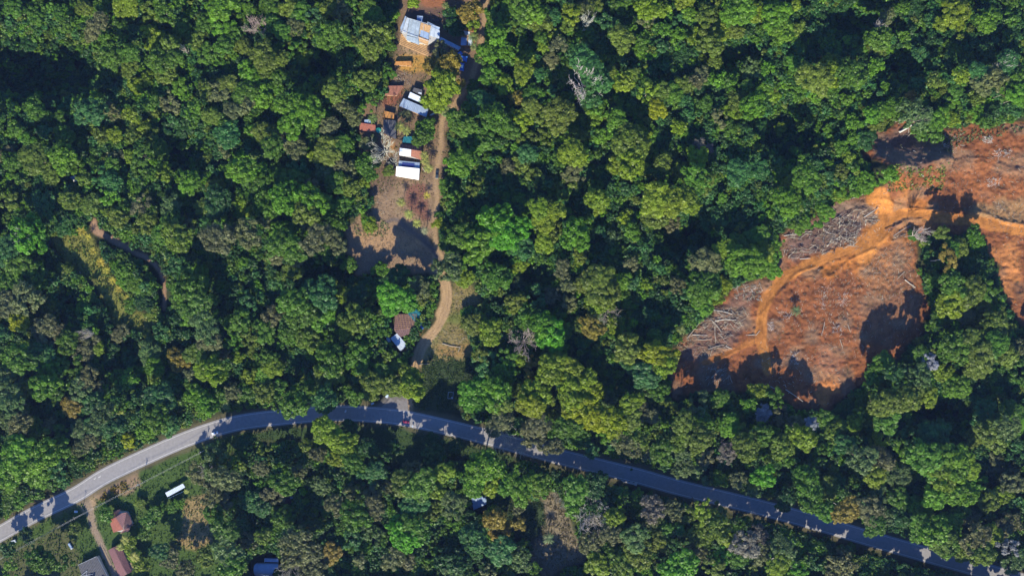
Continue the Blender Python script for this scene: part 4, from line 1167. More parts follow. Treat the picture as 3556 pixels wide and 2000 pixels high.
tufts(TP(2, 2, '240,850 330,820 420,1000 460,1160 580,1240 540,1330 230,1449 130,1300 190,1150 240,1050'), 2600, (0.16, 0.135, 0.06), 0.9)
tufts(TP(2, 2, '-20,890 240,890 250,1080 110,1180 -40,1100'), 1500, (0.05, 0.085, 0.028), 0.9)
tufts(TP(0, 1, '370,360 500,320 740,430 900,680 1000,900 1170,1040 850,980 700,660 500,540'), 1500, (0.085, 0.14, 0.025), 1.3)
tufts(TP(3, 0, '860,1260 1100,1290 1290,1260 1290,1449 860,1449'), 500, (0.13, 0.18, 0.03), 1.2)
tufts(TP(3, 0, '1250,1020 1500,980 1931,950 1931,1000 1500,1080 1290,1180'), 900, (0.09, 0.12, 0.04), 1.2)
me = quad_mesh('grass', np.array(tuftsV), np.array(tuftsQ), LEAF_M, {'lv': ('FACE', 'FLOAT', np.array(tl)), 'tint': ('FACE', 'FLOAT_COLOR', np.array(tt))})
o = bpy.data.objects.new('grass', me); COL.objects.link(o)
tag(o, 'tufts of grass and weeds over verges, yards and clearings', 'grass', kind='stuff')

# ---- felled wood: heaps of sticks as one mass, the big logs one by one
sr = random.Random(5)
segs, stint = [], []


def sticks(poly, n, ang=0.0, spread=3.14, ln=(1.5, 6), rad=(0.05, 0.14), lift=0.4, cols=((0.27, 0.22, 0.17), (0.34, 0.30, 0.26), (0.16, 0.11, 0.08), (0.44, 0.39, 0.30), (0.12, 0.08, 0.06))):
    xs = [p[0] for p in poly]; ys = [p[1] for p in poly]
    k = 0
    while k < n:
        px, py = sr.uniform(min(xs), max(xs)), sr.uniform(min(ys), max(ys))
        if not inside(np.array([px]), np.array([py]), poly)[0]: n -= 0.3; continue
        k += 1
        x, y = (px - 1778) * M, (1000 - py) * M
        a_ = ang + sr.uniform(-spread, spread); L = sr.uniform(*ln)
        z = gz(x, y) + sr.uniform(0.08, lift); dz = sr.uniform(-.12, .12) * L
        r0 = sr.uniform(*rad)
        dx, dy = math.cos(a_) * L / 2, math.sin(a_) * L / 2
        bx, by = -dy * sr.uniform(-.15, .15), dx * sr.uniform(-.15, .15)
        segs.append((x - dx, y - dy, z - dz / 2, x + bx, y + by, z, r0, r0 * .8)); segs.append((x + bx, y + by, z, x + dx, y + dy, z + dz / 2, r0 * .8, r0 * .45))
        c = sr.choice(cols); stint.append(c); stint.append(c)


sticks(TP(3, 1, '130,290 350,260 560,170 760,110 830,110 820,230 700,290 660,400 520,440 300,500 140,500 90,380'), 300, 0.5, 1.0, (2, 9), (0.06, 0.24), 1.3)
sticks(TP(3, 1, '400,260 600,200 700,250 650,390 480,400'), 160, 0.4, 1.2, (2, 7), (0.07, 0.2), 1.8)
sticks(TP(3, 0, '480,1449 740,1370 800,1449'), 30, 0.6, 0.5)
sticks(TP(2, 1, '1490,860 1770,880 1760,1000 1640,1100 1500,1080 1380,1100 1400,980'), 260, 0.0, 1.0, (2, 7), (0.07, 0.18), 1.0)
sticks(TP(2, 1, '1640,700 1880,690 1880,820 1700,830'), 130, 0.8, 1.5, (1.5, 4), (0.06, 0.16), 0.8, ((0.5, 0.5, 0.48), (0.3, 0.28, 0.24), (0.2, 0.2, 0.15)))
sticks(TP(2, 1, '1360,1060 1640,1080 1640,1200 1450,1260 1240,1200'), 130, 0.2, 1.2, (2, 6), (0.06, 0.15))
sticks(TP(2, 1, '1450,1310 1620,1300 1640,1449 1480,1449'), 130, 0.9, 0.8, (1.5, 5), (0.07, 0.16), 0.7)
sticks(TP(2, 1, '1230,1130 1330,1060 1380,1160 1260,1220'), 110, 0.8, 1.2, (1.5, 4), (0.05, 0.1), 0.5, ((0.35, 0.3, 0.15), (0.3, 0.2, 0.1)))
sticks(TP(3, 1, '860,420 1080,360 1100,740 820,820 620,760 600,950 420,1000 380,760 700,620'), 520, 1.2, 1.2, (0.8, 3.6), (0.04, 0.10), 0.3, ((0.45, 0.38, 0.26), (0.5, 0.45, 0.36), (0.2, 0.13, 0.1)))
sticks(TP(3, 1, '250,680 600,600 640,1200 360,1150 80,900'), 260, 1.4, 1.3, (0.7, 2.6), (0.04, 0.10), 0.25, ((0.5, 0.46, 0.4), (0.3, 0.2, 0.15)))
sticks(TP(3, 1, '620,1000 980,720 1140,800 1000,1200 620,1300'), 260, 1.3, 0.9, (0.7, 2.6), (0.04, 0.10), 0.25)
sticks(TP(3, 1, '1000,300 1160,250 1040,340 920,380'), 50, 0.4, 0.3, (2, 6), (0.06, 0.16))
sticks(TP(3, 1, '1350,60 1931,60 1931,400 1740,330 1640,200'), 160, 0.2, 1.4, (0.8, 3))
sticks(TP(3, 0, '1280,1180 1931,1120 1931,1449 1100,1449 900,1300'), 260, 0.3, 1.4, (0.8, 3.5), (0.04, 0.12))
sticks(TP(3, 0, '980,930 1150,930 1150,1060 1020,1050'), 40, 0.7, 0.4, (2, 6), (0.06, 0.15), 0.8)
sticks(TP(3, 0, '1250,1040 1500,980 1480,1160 1300,1150'), 90, 0.2, 1.5, (0.8, 3), (0.05, 0.12), 0.5, ((0.5, 0.5, 0.46), (0.3, 0.3, 0.26)))
sticks(CLEARING, 1300, 0.3, 1.6, (0.6, 2.6), (0.05, 0.15), 0.25, ((0.40, 0.33, 0.25), (0.30, 0.22, 0.16), (0.12, 0.07, 0.05), (0.50, 0.45, 0.38), (0.10, 0.12, 0.05)))
sticks(VP('2180,500 2300,600 2300,740 2120,960 2020,1000 1900,900 1960,760 2150,640'), 700, 1.3, 1.2, (0.6, 3), (0.05, 0.14), 0.3)
for q in ('1690,1130 1840,1130 1840,1190 1720,1190', '1650,1350 1760,1340 1740,1410 1640,1410', '1620,1030 1690,1030 1690,1080 1620,1080'):
    sticks(TP(3, 0, q), 60, 0, 1.5, (0.8, 3), (0.05, 0.14), 0.7, ((0.55, 0.53, 0.5), (0.35, 0.33, 0.3)))
for q in ('480,980 550,980 550,1060 480,1060', '170,1200 230,1200 230,1300 170,1300', '400,700 440,720 430,900 400,900', '0,980 40,980 40,1040 0,1040', '80,900 200,900 150,960 80,960', '530,760 600,760 600,860 540,860'):
    sticks(TP(3, 1, q), 45, 0.4, 1.5, (0.7, 2.4), (0.05, 0.12), 0.6, ((0.55, 0.5, 0.46), (0.35, 0.3, 0.3)))
sticks(TP(3, 1, '100,1200 520,1100 540,1449 -60,1449 -80,1250'), 150, 1.0, 1.5, (0.8, 3))
sticks(TP(1, 1, '880,340 1300,380 1300,560 900,600 780,520'), 120, 0.2, 1.5, (1, 4), (0.04, 0.1), 0.3)
sticks(TP(1, 1, '880,-50 1000,-50 1000,160 900,160'), 70, 0.5, 1.5, (1, 3.5), (0.04, 0.09), 0.3)
sticks(TP(1, 1, '1500,730 1680,800 1560,940 1500,900'), 120, 0.6, 1.2, (1, 3.5), (0.04, 0.09), 0.4)
sticks(TP(1, 1, '1390,1010 1580,1020 1600,1240 1290,1250'), 120, 0.1, 0.8, (1, 3.5), (0.04, 0.09), 0.3)
sticks(TP(2, 2, '240,880 330,830 460,1160 540,1330 230,1400 130,1300 240,1050'), 130, 0.5, 1.5, (1, 4), (0.05, 0.11), 0.5)
sticks(TP(1, 0, '1050,540 1180,540 1170,640 1060,620'), 80, 0.6, 1.5, (1, 3.5), (0.05, 0.12), 0.6)
V_, Q_ = seg_mesh('s', segs, None)
me = quad_mesh('branch_debris', V_, Q_, LEAF_M, {'lv': ('FACE', 'FLOAT', np.ones(len(Q_))), 'tint': ('FACE', 'FLOAT_COLOR', np.repeat(np.array(stint), 6, 0))})
me.materials.clear(); me.materials.append(mat('cut_wood', (1, 1, 1), 0.85, 0.25, 2.0, attr='tint'))
o = bpy.data.objects.new('branch_debris', me); COL.objects.link(o)
tag(o, 'tangled felled branches and sticks scattered over the clearings', 'debris', kind='stuff')

LOGS = """3,1,120,330,240,318,w 3,1,245,345,330,290,g 3,1,400,250,470,230,g 3,1,480,215,560,160,g 3,1,520,240,600,190,g 3,1,450,400,540,340,w 3,1,540,330,660,385,g 3,1,670,195,690,150,g 3,1,720,190,830,115,w 3,1,560,270,640,330,g
3,1,880,290,1010,230,r 3,1,950,330,1080,250,g 3,1,1030,600,970,660,g 3,1,1030,660,1110,720,w 3,1,485,115,510,150,g 3,1,600,60,740,10,g 3,1,240,505,320,500,w 3,1,600,1000,620,1060,g 3,1,425,980,400,1080,g 3,1,540,1110,560,1180,g
2,1,1530,970,1690,965,w 2,1,1520,890,1660,920,w 2,1,1320,1100,1415,985,g 2,1,1360,1075,1470,1080,w 2,1,1380,1110,1510,1108,g 2,1,1530,1010,1537,1140,g 2,1,1550,1060,1600,1110,g 2,1,1380,1150,1470,1170,r 2,1,1480,1185,1600,1150,g
2,1,1765,1080,1840,1075,w 2,1,1840,1080,1870,1045,w 2,1,1500,960,1580,1060,g 2,1,1690,1040,1750,1000,g 2,1,1720,770,1700,870,r 2,1,1610,1160,1660,1185,w 2,1,1500,1400,1570,1330,g 2,1,1640,1380,1660,1440,g
3,0,990,998,1090,940,W 3,0,1065,960,1060,1005,w 3,0,1045,1040,1130,965,g 3,0,1090,1325,1115,1350,w 3,2,130,40,260,130,g 3,2,5,10,60,40,w 3,2,560,230,610,242,w 1,1,990,505,1060,490,r 1,1,1405,1140,1540,1170,g 1,1,1525,1205,1545,1160,g
1,1,1220,1300,1310,1295,g 1,0,1255,1265,1275,1300,w 0,1,600,600,655,700,g"""
LC = {'w': (0.50, 0.46, 0.39), 'g': (0.34, 0.29, 0.23), 'r': (0.24, 0.13, 0.09), 'W': (0.60, 0.58, 0.54)}
LWD = {'w': 'pale stripped log', 'g': 'grey brown log', 'r': 'dark reddish log', 'W': 'thick bright white log'}
lm = {k: mat('log_' + {'w': 'pale', 'g': 'grey', 'r': 'red', 'W': 'white'}[k], v, 0.85, 0.2, 2.0) for k, v in LC.items()}
for tok in LOGS.split():
    c, r_, x0, y0, x1, y1, k = tok.split(',')
    p, q = P(*T(int(c), int(r_), float(x0), float(y0)), .3), P(*T(int(c), int(r_), float(x1), float(y1)), .3)
    zb = gz((p[0] + q[0]) / 2, (p[1] + q[1]) / 2)
    mid = ((p[0] + q[0]) / 2, (p[1] + q[1]) / 2)
    rad = 0.75 if k == 'W' else 0.16 + 0.012 * math.hypot(p[0] - q[0], p[1] - q[1])
    mb = MB()
    a_ = Vector((p[0] - mid[0], p[1] - mid[1], rad * .9)); b_ = Vector((q[0] - mid[0], q[1] - mid[1], rad * .9 + .15))
    cpt = a_.lerp(b_, .5) + Vector((-(b_ - a_).y, (b_ - a_).x, 0)) * sr.uniform(-.05, .05)
    mb.tube(a_, cpt, rad, rad * .85, 7); mb.tube(cpt, b_, rad * .85, rad * .55, 7)
    if k != 'W':
        s_ = cpt.lerp(b_, .3); mb.tube(s_, s_ + (b_ - a_).normalized() * 1.1 + Vector((-(b_ - a_).y, (b_ - a_).x, 0)).normalized() * .7, rad * .35, rad * .15, 5)
    o = mb.build('fallen_log', lm[k], None, (mid[0], mid[1], zb + 0.12))
    tag(o, None, 'log', 'felled logs lying in the clearings')
    lab.append((o, LWD[k], *T(int(c), int(r_), (float(x0) + float(x1)) / 2, (float(y0) + float(y1)) / 2)))

# ---------------------------------------------------------------- houses, vehicles, poles
M_white = mat('white_paint_roof', (0.86, 0.86, 0.84), 0.5, 0.05, 0.6)
M_blwh = mat('bluish_white_sheet', (0.50, 0.56, 0.66), 0.5, 0.12, 0.8)
M_grey = mat('grey_tin', (0.25, 0.31, 0.40), 0.45, 0.18, 0.6, metal=0.3)
M_pale = mat('pale_tin', (0.40, 0.45, 0.52), 0.5, 0.22, 0.8)
M_rust = mat('rusty_tin', (0.24, 0.10, 0.065), 0.8, 0.35, 0.9)
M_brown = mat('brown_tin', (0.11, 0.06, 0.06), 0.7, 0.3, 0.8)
M_red = mat('red_roof', (0.27, 0.095, 0.065), 0.75, 0.22, 0.7)
M_pink = mat('faded_red_roof', (0.25, 0.125, 0.115), 0.7, 0.15, 0.7)
M_blue = mat('blue_tarpaulin', (0.05, 0.16, 0.48), 0.5, 0.25, 0.9)
M_teal = mat('teal_tarpaulin', (0.012, 0.11, 0.14), 0.5, 0.3, 0.7)
M_dblue = mat('blue_roof', (0.24, 0.32, 0.46), 0.5, 0.15, 0.5)
M_wall = mat('rendered_wall', (0.42, 0.39, 0.35), 0.9, 0.15, 1.0)
M_wood = mat('timber', (0.30, 0.19, 0.11), 0.85, 0.35, 0.8)
M_plank = mat('ochre_planks', (0.46, 0.28, 0.13), 0.85, 0.35, 0.8)
M_dark = mat('dark_roofing', (0.075, 0.075, 0.085), 0.8, 0.3, 0.8)
M_conc = mat('concrete', (0.40, 0.38, 0.36), 0.9, 0.15, 0.8)
M_glassd = mat('dark_glass', (0.02, 0.03, 0.04), 0.15, 0.1, 1.0, spec=0.6)
M_trans = mat('plastic_sheet', (0.30, 0.36, 0.42), 0.35, 0.35, 0.35, spec=0.5)
M_rub = mat('rubber', (0.02, 0.02, 0.02), 0.8, 0.1, 3)
M_orange = mat('ochre_tin', (0.36, 0.165, 0.045), 0.75, 0.3, 0.8)
M_green = mat('green_tank', (0.03, 0.30, 0.22), 0.5, 0.15, 0.8)


def quad3(pts, zs):
    return [(*P(px, py, z), z) for (px, py), z in zip(pts, zs)]


def walls_under(mb, corners, inset=0.04, drop=0.15):
    """closed walls below an outline of (x, y, z) corners, down to the ground"""
    cx = sum(c[0] for c in corners) / len(corners); cy = sum(c[1] for c in corners) / len(corners)
    n = len(corners)
    vs = []
    for x, y, z in corners:
        vs.append((x + (cx - x) * inset, y + (cy - y) * inset, -0.2))
    for x, y, z in corners:
        vs.append((x + (cx - x) * inset, y + (cy - y) * inset, z - drop))
    mb.add(vs, [(i, (i + 1) % n, n + (i + 1) % n, n + i) for i in range(n)] + [tuple(range(n, 2 * n))])


def house(name, label, cat, roofs, wall=None, wm=None, extras=()):
    """roofs: (part name, 4 photo pixels, 4 heights, material, ribs); wall: indices-free outline of photo pixels with heights"""
    allp = [q for r in roofs for q in quad3(r[1], r[2])]
    cx = sum(p[0] for p in allp) / len(allp); cy = sum(p[1] for p in allp) / len(allp)
    root = empty(name, cx, cy, 0)
    off = Vector((cx, cy, 0))
    for nm, pts, zs, m, ribs in roofs:
        q = [Vector(p) - off for p in quad3(pts, zs)]
        mb = MB(); mb.panel(*q, n=ribs)
        mb.build(nm, m, root)
    if wall:
        mb = MB()
        walls_under(mb, [Vector(p) - off for p in quad3(*wall)])
        mb.build('wall', wm or M_wall, root)
        # a door and windows on the longest wall facing the photo's lower side
        c = [Vector(p) - off for p in quad3(*wall)]
        cen = sum(c, Vector()) / len(c)
        best = max(range(len(c)), key=lambda i: (c[i] - c[(i + 1) % len(c)]).length - 2 * ((c[i] + c[(i + 1) % len(c)]) / 2).y * 0.3)
        p, q = c[best], c[(best + 1) % len(c)]
        p = p + (cen - p) * 0.035; q = q + (cen - q) * 0.035
        d = (q - p); d.z = 0; L = d.length; d.normalize(); nrm = Vector((d.y, -d.x, 0))
        if nrm.dot((p + q) / 2 - cen) < 0: nrm = -nrm
        ang = math.atan2(d.y, d.x)
        for k, (t, wd, z0, z1, pn) in enumerate(((0.5, 0.9, 0, 2.0, 'door'), (0.22, 1.2, 0.9, 1.9, 'window'), (0.78, 1.2, 0.9, 1.9, 'window'))):
            c_ = Vector((p.x, p.y, 0)) + d * (L * t) + nrm * 0.05
            b_ = MB(); b_.box((c_.x, c_.y, (z0 + z1) / 2), (wd, 0.10, z1 - z0), ang)
            b_.build(pn, M_wood if pn == 'door' else M_glassd, root)
    tag(root, label, cat)
    return root, off


Z6 = lambda s: [(1220 + float(t.split(',')[0]) / 3.6225, 250 + float(t.split(',')[1]) / 3.6225) for t in s.split()]
Z5 = lambda s: [(1340 + float(t.split(',')[0]) / 4.83, float(t.split(',')[1]) / 4.83) for t in s.split()]
Z8 = lambda s: [(1280 + float(t.split(',')[0]) / 3.6225, 980 + float(t.split(',')[1]) / 3.6225) for t in s.split()]
ZL = lambda s: [(200 + float(t.split(',')[0]) / 3.814, 1620 + float(t.split(',')[1]) / 3.814) for t in s.split()]
ZB = lambda s: [(820 + float(t.split(',')[0]) / 9.66, 1850 + float(t.split(',')[1]) / 9.66) for t in s.split()]

# white roofed house with its grey porch roof
house('white_house', 'house with a glaring white roof above the brown palm clearing', 'house',
      [('roof', Z6('568,1187 857,1217 850,1358 558,1310'), (4.6, 4.6, 3.5, 3.5), M_white, 12)], (Z6('568,1187 857,1217 850,1358 558,1310'), (4.6, 4.6, 3.5, 3.5)))
r, off = house('carport', 'grey roofed lean-to with a dark blue panel beside the white house', 'shed',
               [('roof', Z6('600,1118 862,1142 857,1214 590,1186'), (3.4, 3.4, 3.0, 3.0), M_grey, 10)], (Z6('600,1118 862,1142 857,1214 590,1186'), (3.4, 3.4, 3.0, 3.0)))
mb = MB(); mb.panel(*[Vector(p) - off for p in quad3(Z6('640,1145 795,1160 790,1205 632,1190'), (3.7, 3.7, 3.4, 3.4))], n=4, amp=0.02)
mb.build('solar_panel', mat('panel_blue', (0.03, 0.04, 0.16), 0.3, 0.2, 2), r)
r, off = house('gable_house', 'house with half white and half rusty roof above the white roofed house', 'house',
      [('roof_slope', Z6('620,903 892,938 885,994 608,954'), (3.3, 3.3, 5.0, 5.0), M_brown, 11), ('white_roof_slope', Z6('608,958 752,978 748,1062 604,1050'), (5.0, 5.0, 3.2, 3.2), M_blwh, 7),
       ('rusty_roof_slope', Z6('755,979 885,998 882,1112 750,1063'), (5.0, 5.0, 3.2, 3.2), M_rust, 7)],
      (Z6('620,903 892,938 882,1106 604,1050'), (3.3, 3.3, 3.2, 3.2)))
house('tarpaulin_shelter', 'dark teal tarpaulin stretched over poles above the half white roof', 'shelter',
      [('tarpaulin', Z6('660,815 760,812 890,905 640,890'), (3.0, 3.0, 2.6, 2.6), M_teal, 3)])
house('red_roof_shed', 'small shed with a rusty red ribbed roof', 'shed',
      [('roof', Z6('105,640 305,670 300,760 105,735'), (3.2, 3.2, 2.6, 2.6), M_red, 9)], (Z6('105,640 305,670 300,760 105,735'), (3.2, 3.2, 2.6, 2.6)), M_wood)
house('blue_lean_to', 'little blue sheet roof behind the rusty red roof', 'shed', [('roof', Z6('165,603 240,600 245,652 160,640'), (2.6, 2.6, 2.4, 2.4), M_dblue, 3)], (Z6('165,603 240,600 245,652 160,640'), (2.6, 2.6, 2.4, 2.4)), M_wood)
house('tin_roof_house', 'long narrow house with a slanting blue grey tin roof', 'house',
      [('roof', Z6('655,333 968,468 945,572 600,430'), (4.2, 4.2, 3.2, 3.2), M_grey, 16)], (Z6('655,333 968,468 945,572 600,430'), (4.2, 4.2, 3.2, 3.2)), M_wood)
house('pale_roof_shed', 'shed with a pale sheet roof beside the long tin roof', 'shed',
      [('roof', Z6('740,255 905,330 878,395 712,325'), (3.6, 3.6, 2.9, 2.9), M_blwh, 8)], (Z6('740,255 905,330 878,395 712,325'), (3.6, 3.6, 2.9, 2.9)), M_wood)
house('dark_roof_shed', 'dark roofed shed with pale strips behind the pale roofed shed', 'shed',
      [('roof', Z6('785,200 890,225 888,300 770,245'), (3.4, 3.4, 3.0, 3.0), M_dark, 6), ('roof_sheet', Z6('845,255 885,262 883,285 840,272'), (3.55, 3.55, 3.45, 3.45), M_pale, 2)], (Z6('785,200 890,225 888,300 770,245'), (3.4, 3.4, 3.0, 3.0)), M_wood)
house('ochre_roof_shed', 'small ochre orange roofed hut between the tin roof and the rusty roof', 'shed',
      [('roof', Z6('405,488 540,520 535,592 400,572'), (2.9, 2.9, 2.5, 2.5), M_orange, 6)], (Z6('405,488 540,520 535,592 400,572'), (2.9, 2.9, 2.5, 2.5)), M_wood)
house('ribbed_roof_house', 'low building with a long grey brown ribbed roof lying in shade', 'house',
      [('roof', Z6('402,600 563,612 560,850 400,770'), (2.8, 2.8, 2.4, 2.4), M_dark, 12)], (Z6('402,600 563,612 560,850 400,770'), (2.8, 2.8, 2.4, 2.4)), M_wood)
house('rubble_roof', 'worn reddish roof heaped with leaves and rusty sheets', 'shed',
      [('roof', Z6('398,290 460,175 655,172 575,300'), (2.9, 2.9, 2.5, 2.5), M_rust, 10)], (Z6('398,290 460,175 655,172 575,300'), (2.9, 2.9, 2.5, 2.5)), M_wood)
# big pipe-and-sheet building at the top
bl = []
for nm, pts, zs, m, n in (
        ('curved_roof_edge', '325,275 345,282 265,545 240,470', (4.4, 4.4, 3.6, 3.6), M_dblue, 3), ('roof_sheet', '350,300 395,312 345,560 280,545', (4.8, 4.8, 4.0, 4.0), M_pale, 3),
        ('roof_sheet', '400,318 580,380 540,640 350,590', (5.0, 5.0, 4.2, 4.2), M_trans, 9), ('ochre_roof_sheet', '588,385 755,440 725,555 570,500', (5.1, 5.1, 4.7, 4.7), M_plank, 8),
        ('blue_roof_sheet', '590,505 722,560 715,670 570,610', (4.6, 4.6, 4.2, 4.2), M_dblue, 6), ('roof_sheet', '700,372 905,465 890,520 755,438', (4.7, 4.7, 4.3, 4.3), M_dblue, 8),
        ('roof_sheet', '758,445 905,520 900,660 725,600', (4.5, 4.5, 4.0, 4.0), M_pale, 9), ('ochre_roof_sheet', '545,620 720,680 700,770 560,700', (4.0, 4.0, 3.6, 3.6), M_plank, 6),
        ('roof_sheet', '345,600 545,650 560,760 350,680', (3.9, 3.9, 3.5, 3.5), M_trans, 8)):
    bl.append((nm, Z5(pts), zs, m, n))
r, off = house('pipe_roof_building', 'large building patched with translucent, blue and ochre roof sheets under white pipes', 'building', bl, (Z5('320,290 400,315 905,470 900,655 700,760 350,690 255,560'), (3.4,) * 7), M_wall)
mb = MB()
for (x0, y0, x1, y1) in ((325, 275, 240, 540), (360, 295, 270, 530), (395, 312, 345, 560), (400, 316, 910, 468), (578, 380, 560, 480), (500, 350, 480, 600), (250, 545, 740, 700), (700, 372, 690, 470), (640, 400, 620, 640), (770, 440, 730, 640), (830, 470, 800, 660), (440, 330, 400, 600)):
    a_, b_ = quad3(Z5(f'{x0},{y0} {x1},{y1}'), (5.3, 4.7))
    mb.tube(Vector(a_) - off, Vector(b_) - off, 0.13, 0.13, 6)
mb.build('pipe_frame', M_pale, r)
house('blue_sheet_shed', 'small pale blue roofed shed behind the pipe roofed building', 'shed', [('roof', Z5('522,270 622,275 608,385 515,350'), (3.2, 3.2, 3.0, 3.0), M_dblue, 5)], (Z5('522,270 622,275 608,385 515,350'), (3.2, 3.2, 3.0, 3.0)))
r = empty('plank_terrace', *P(*Z5('480,740')[0], 1), 0)
off = Vector((r.location.x, r.location.y, 0))
mb = MB(); 
for k in range(7):
    t = k / 7
    p_ = quad3(Z5(f'{255 - 5 * k},{570 + 26 * k} {735 - 5 * k},{775 + 26 * k} {735 - 5 * k},{790 + 26 * k} {255 - 5 * k},{586 + 26 * k}'), [1.6 - 0.18 * k] * 4)
    mb.panel(*[Vector(p) - off for p in p_], n=1, amp=0.0, th=0.25)
mb.build('step', M_plank, r)
mb = MB(); mb.prism([(Vector(p) - off).xy for p in quad3(Z5('252,575 740,785 712,960 225,745'), (0.2,) * 4)], -0.2, 0.25); mb.build('base', M_wood, r)
tag(r, 'ochre plank terrace stepping down below the pipe roofed building', 'terrace')
house('covered_walkway', 'long grey roofed walkway slanting from the pipe roofed building', 'walkway',
      [('roof', Z5('912,622 1258,795 1225,848 900,682'), (3.0, 3.0, 2.8, 2.8), M_grey, 14)], (Z5('912,622 1258,795 1225,848 900,682'), (3.0, 3.0, 2.8, 2.8)))
house('striped_roof_shed', 'shed with white and green striped sheets beside the dirt road', 'shed',
      [('roof', Z5('1295,520 1412,540 1400,605 1290,575'), (3.2, 3.2, 2.9, 2.9), M_pale, 3), ('orange_roof_sheet', Z5('1330,480 1485,470 1480,540 1300,515'), (2.9, 2.9, 3.1, 3.1), M_orange, 5),
       ('blue_roof_sheet', Z5('1262,635 1360,640 1352,765 1255,765'), (2.8, 2.8, 2.6, 2.6), M_dblue, 6), ('slatted_roof_sheet', Z5('1390,612 1462,620 1450,775 1380,765'), (2.8, 2.8, 2.6, 2.6), M_pale, 2)],
      (Z5('1270,520 1480,480 1455,770 1262,765'), (2.5,) * 4), M_wood)
house('blue_tarpaulin', 'crumpled bright blue tarpaulin below the striped shed', 'tarpaulin', [('sheet', Z5('1245,935 1370,955 1355,1050 1235,1015'), (1.6, 1.5, 1.2, 1.3), M_blue, 5), ('sheet', Z5('1205,885 1255,860 1290,910 1225,960'), (1.5, 1.6, 1.3, 1.2), M_blue, 3)],
      (Z5('1245,935 1370,955 1355,1050 1235,1015'), (1.4, 1.4, 1.0, 1.0)), M_wood)
house('blue_striped_tarpaulin', 'blue and white streaked tarpaulin mound beside the dirt road', 'tarpaulin', [('sheet', Z5('1245,1055 1320,1070 1310,1200 1220,1180'), (1.4, 1.4, 1.0, 1.0), M_blue, 4), ('white_sheet', Z5('1260,1090 1300,1095 1290,1150 1250,1140'), (1.65, 1.65, 1.5, 1.5), M_white, 2)],
      (Z5('1245,1055 1320,1070 1310,1200 1220,1180'), (1.2, 1.2, .9, .9)), M_wood)
house('orange_roof_shelter', 'long orange ochre roofed shelter above the dark round pit', 'shelter', [('roof', Z5('165,1035 425,1030 435,1110 140,1095'), (2.6, 2.6, 2.2, 2.2), M_orange, 9)], (Z5('165,1035 425,1030 435,1110 140,1095'), (2.6, 2.6, 2.2, 2.2)), M_wood)
# burnt brown roof by the dirt road
bb = [('roof', Z8('350,395 560,395 640,500 480,700 330,640 290,500'.replace('350,395 560,395 640,500 480,700 330,640 290,500', '330,400 560,400 610,540 320,600')), (4.6, 4.6, 4.2, 4.2), M_brown, 10),
      ('roof_slope', Z8('320,604 612,545 560,640 400,690'), (4.2, 4.2, 3.2, 3.2), M_brown, 10), ('tarpaulin', Z8('470,372 590,330 720,440 640,560'), (4.9, 4.3, 3.6, 4.5), M_teal, 3), ('blue_tarpaulin', Z8('700,400 735,490 680,600 645,565'), (3.6, 3.2, 2.8, 4.0), M_blue, 3)]
r, off = house('lattice_roof_house', 'house with a dark brown latticed roof partly under a teal tarpaulin', 'house', bb, (Z8('330,400 600,400 640,560 560,640 400,690 320,600'), (3.2,) * 6), M_wood)
mb = MB()
for k in range(8):
    for (p0, p1) in (((350 + 36 * k, 400), (330 + 36 * k + 60, 600)), ((325, 420 + 24 * k), (600, 405 + 24 * k))):
        a_, b_ = quad3(Z8(f'{p0[0]},{p0[1]} {min(p1[0], 610)},{p1[1]}'), (4.85, 4.5)); mb.tube(Vector(a_) - off, Vector(b_) - off, 0.07, 0.07, 4)
mb.build('lattice', M_plank, r)
house('speckled_shed', 'shed with a blue white leaf speckled roof below the burnt brown roof', 'shed', [('roof', Z8('272,705 358,640 487,792 402,865'), (3.0, 3.0, 2.6, 2.6), M_pale, 8)], (Z8('272,705 358,640 487,792 402,865'), (3.0, 3.0, 2.6, 2.6)), M_wood)
house('white_lean_to', 'tiny white sheet roof left of the leaf speckled shed', 'shed', [('roof', Z8('215,685 250,675 280,745 235,760'), (2.4, 2.4, 2.2, 2.2), M_pale, 3)], (Z8('215,685 250,675 280,745 235,760'), (2.4, 2.4, 2.2, 2.2)), M_wood)
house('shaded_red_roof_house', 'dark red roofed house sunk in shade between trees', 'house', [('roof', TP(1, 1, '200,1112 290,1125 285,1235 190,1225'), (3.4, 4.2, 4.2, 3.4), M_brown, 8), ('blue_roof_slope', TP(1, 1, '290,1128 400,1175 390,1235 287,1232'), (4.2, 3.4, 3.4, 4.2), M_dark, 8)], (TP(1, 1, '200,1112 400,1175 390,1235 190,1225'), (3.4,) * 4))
# lower left
hr = ZL('705,668 850,545 945,640 1000,770 880,830 825,890 730,870 680,700')
house('hipped_roof_house', 'house with an orange red hipped roof beside the sandy driveway', 'house',
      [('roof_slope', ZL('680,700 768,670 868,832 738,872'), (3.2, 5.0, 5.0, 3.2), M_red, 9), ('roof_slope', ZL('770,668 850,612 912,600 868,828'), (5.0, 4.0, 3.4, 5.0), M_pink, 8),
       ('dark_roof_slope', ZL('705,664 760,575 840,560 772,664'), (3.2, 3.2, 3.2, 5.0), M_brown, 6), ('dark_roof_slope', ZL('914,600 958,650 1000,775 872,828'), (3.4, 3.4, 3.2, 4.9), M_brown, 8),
       ('porch_roof', ZL('870,835 965,795 945,850 828,885'), (3.1, 3.1, 2.6, 2.6), M_pink, 5)], (ZL('700,680 765,585 915,605 985,770 840,870 740,860'), (3.1,) * 6))
house('long_roof_house', 'long house with a faded pinkish gabled roof along the driveway', 'house',
      [('roof_slope', ZL('668,1105 735,1068 915,1425 820,1470'), (3.1, 4.6, 4.6, 3.1), M_pink, 14), ('roof_slope', ZL('739,1066 830,1030 985,1385 919,1423'), (4.6, 3.1, 3.1, 4.6), M_pink, 14)],
      (ZL('668,1105 830,1030 985,1385 820,1470'), (3.1,) * 4))
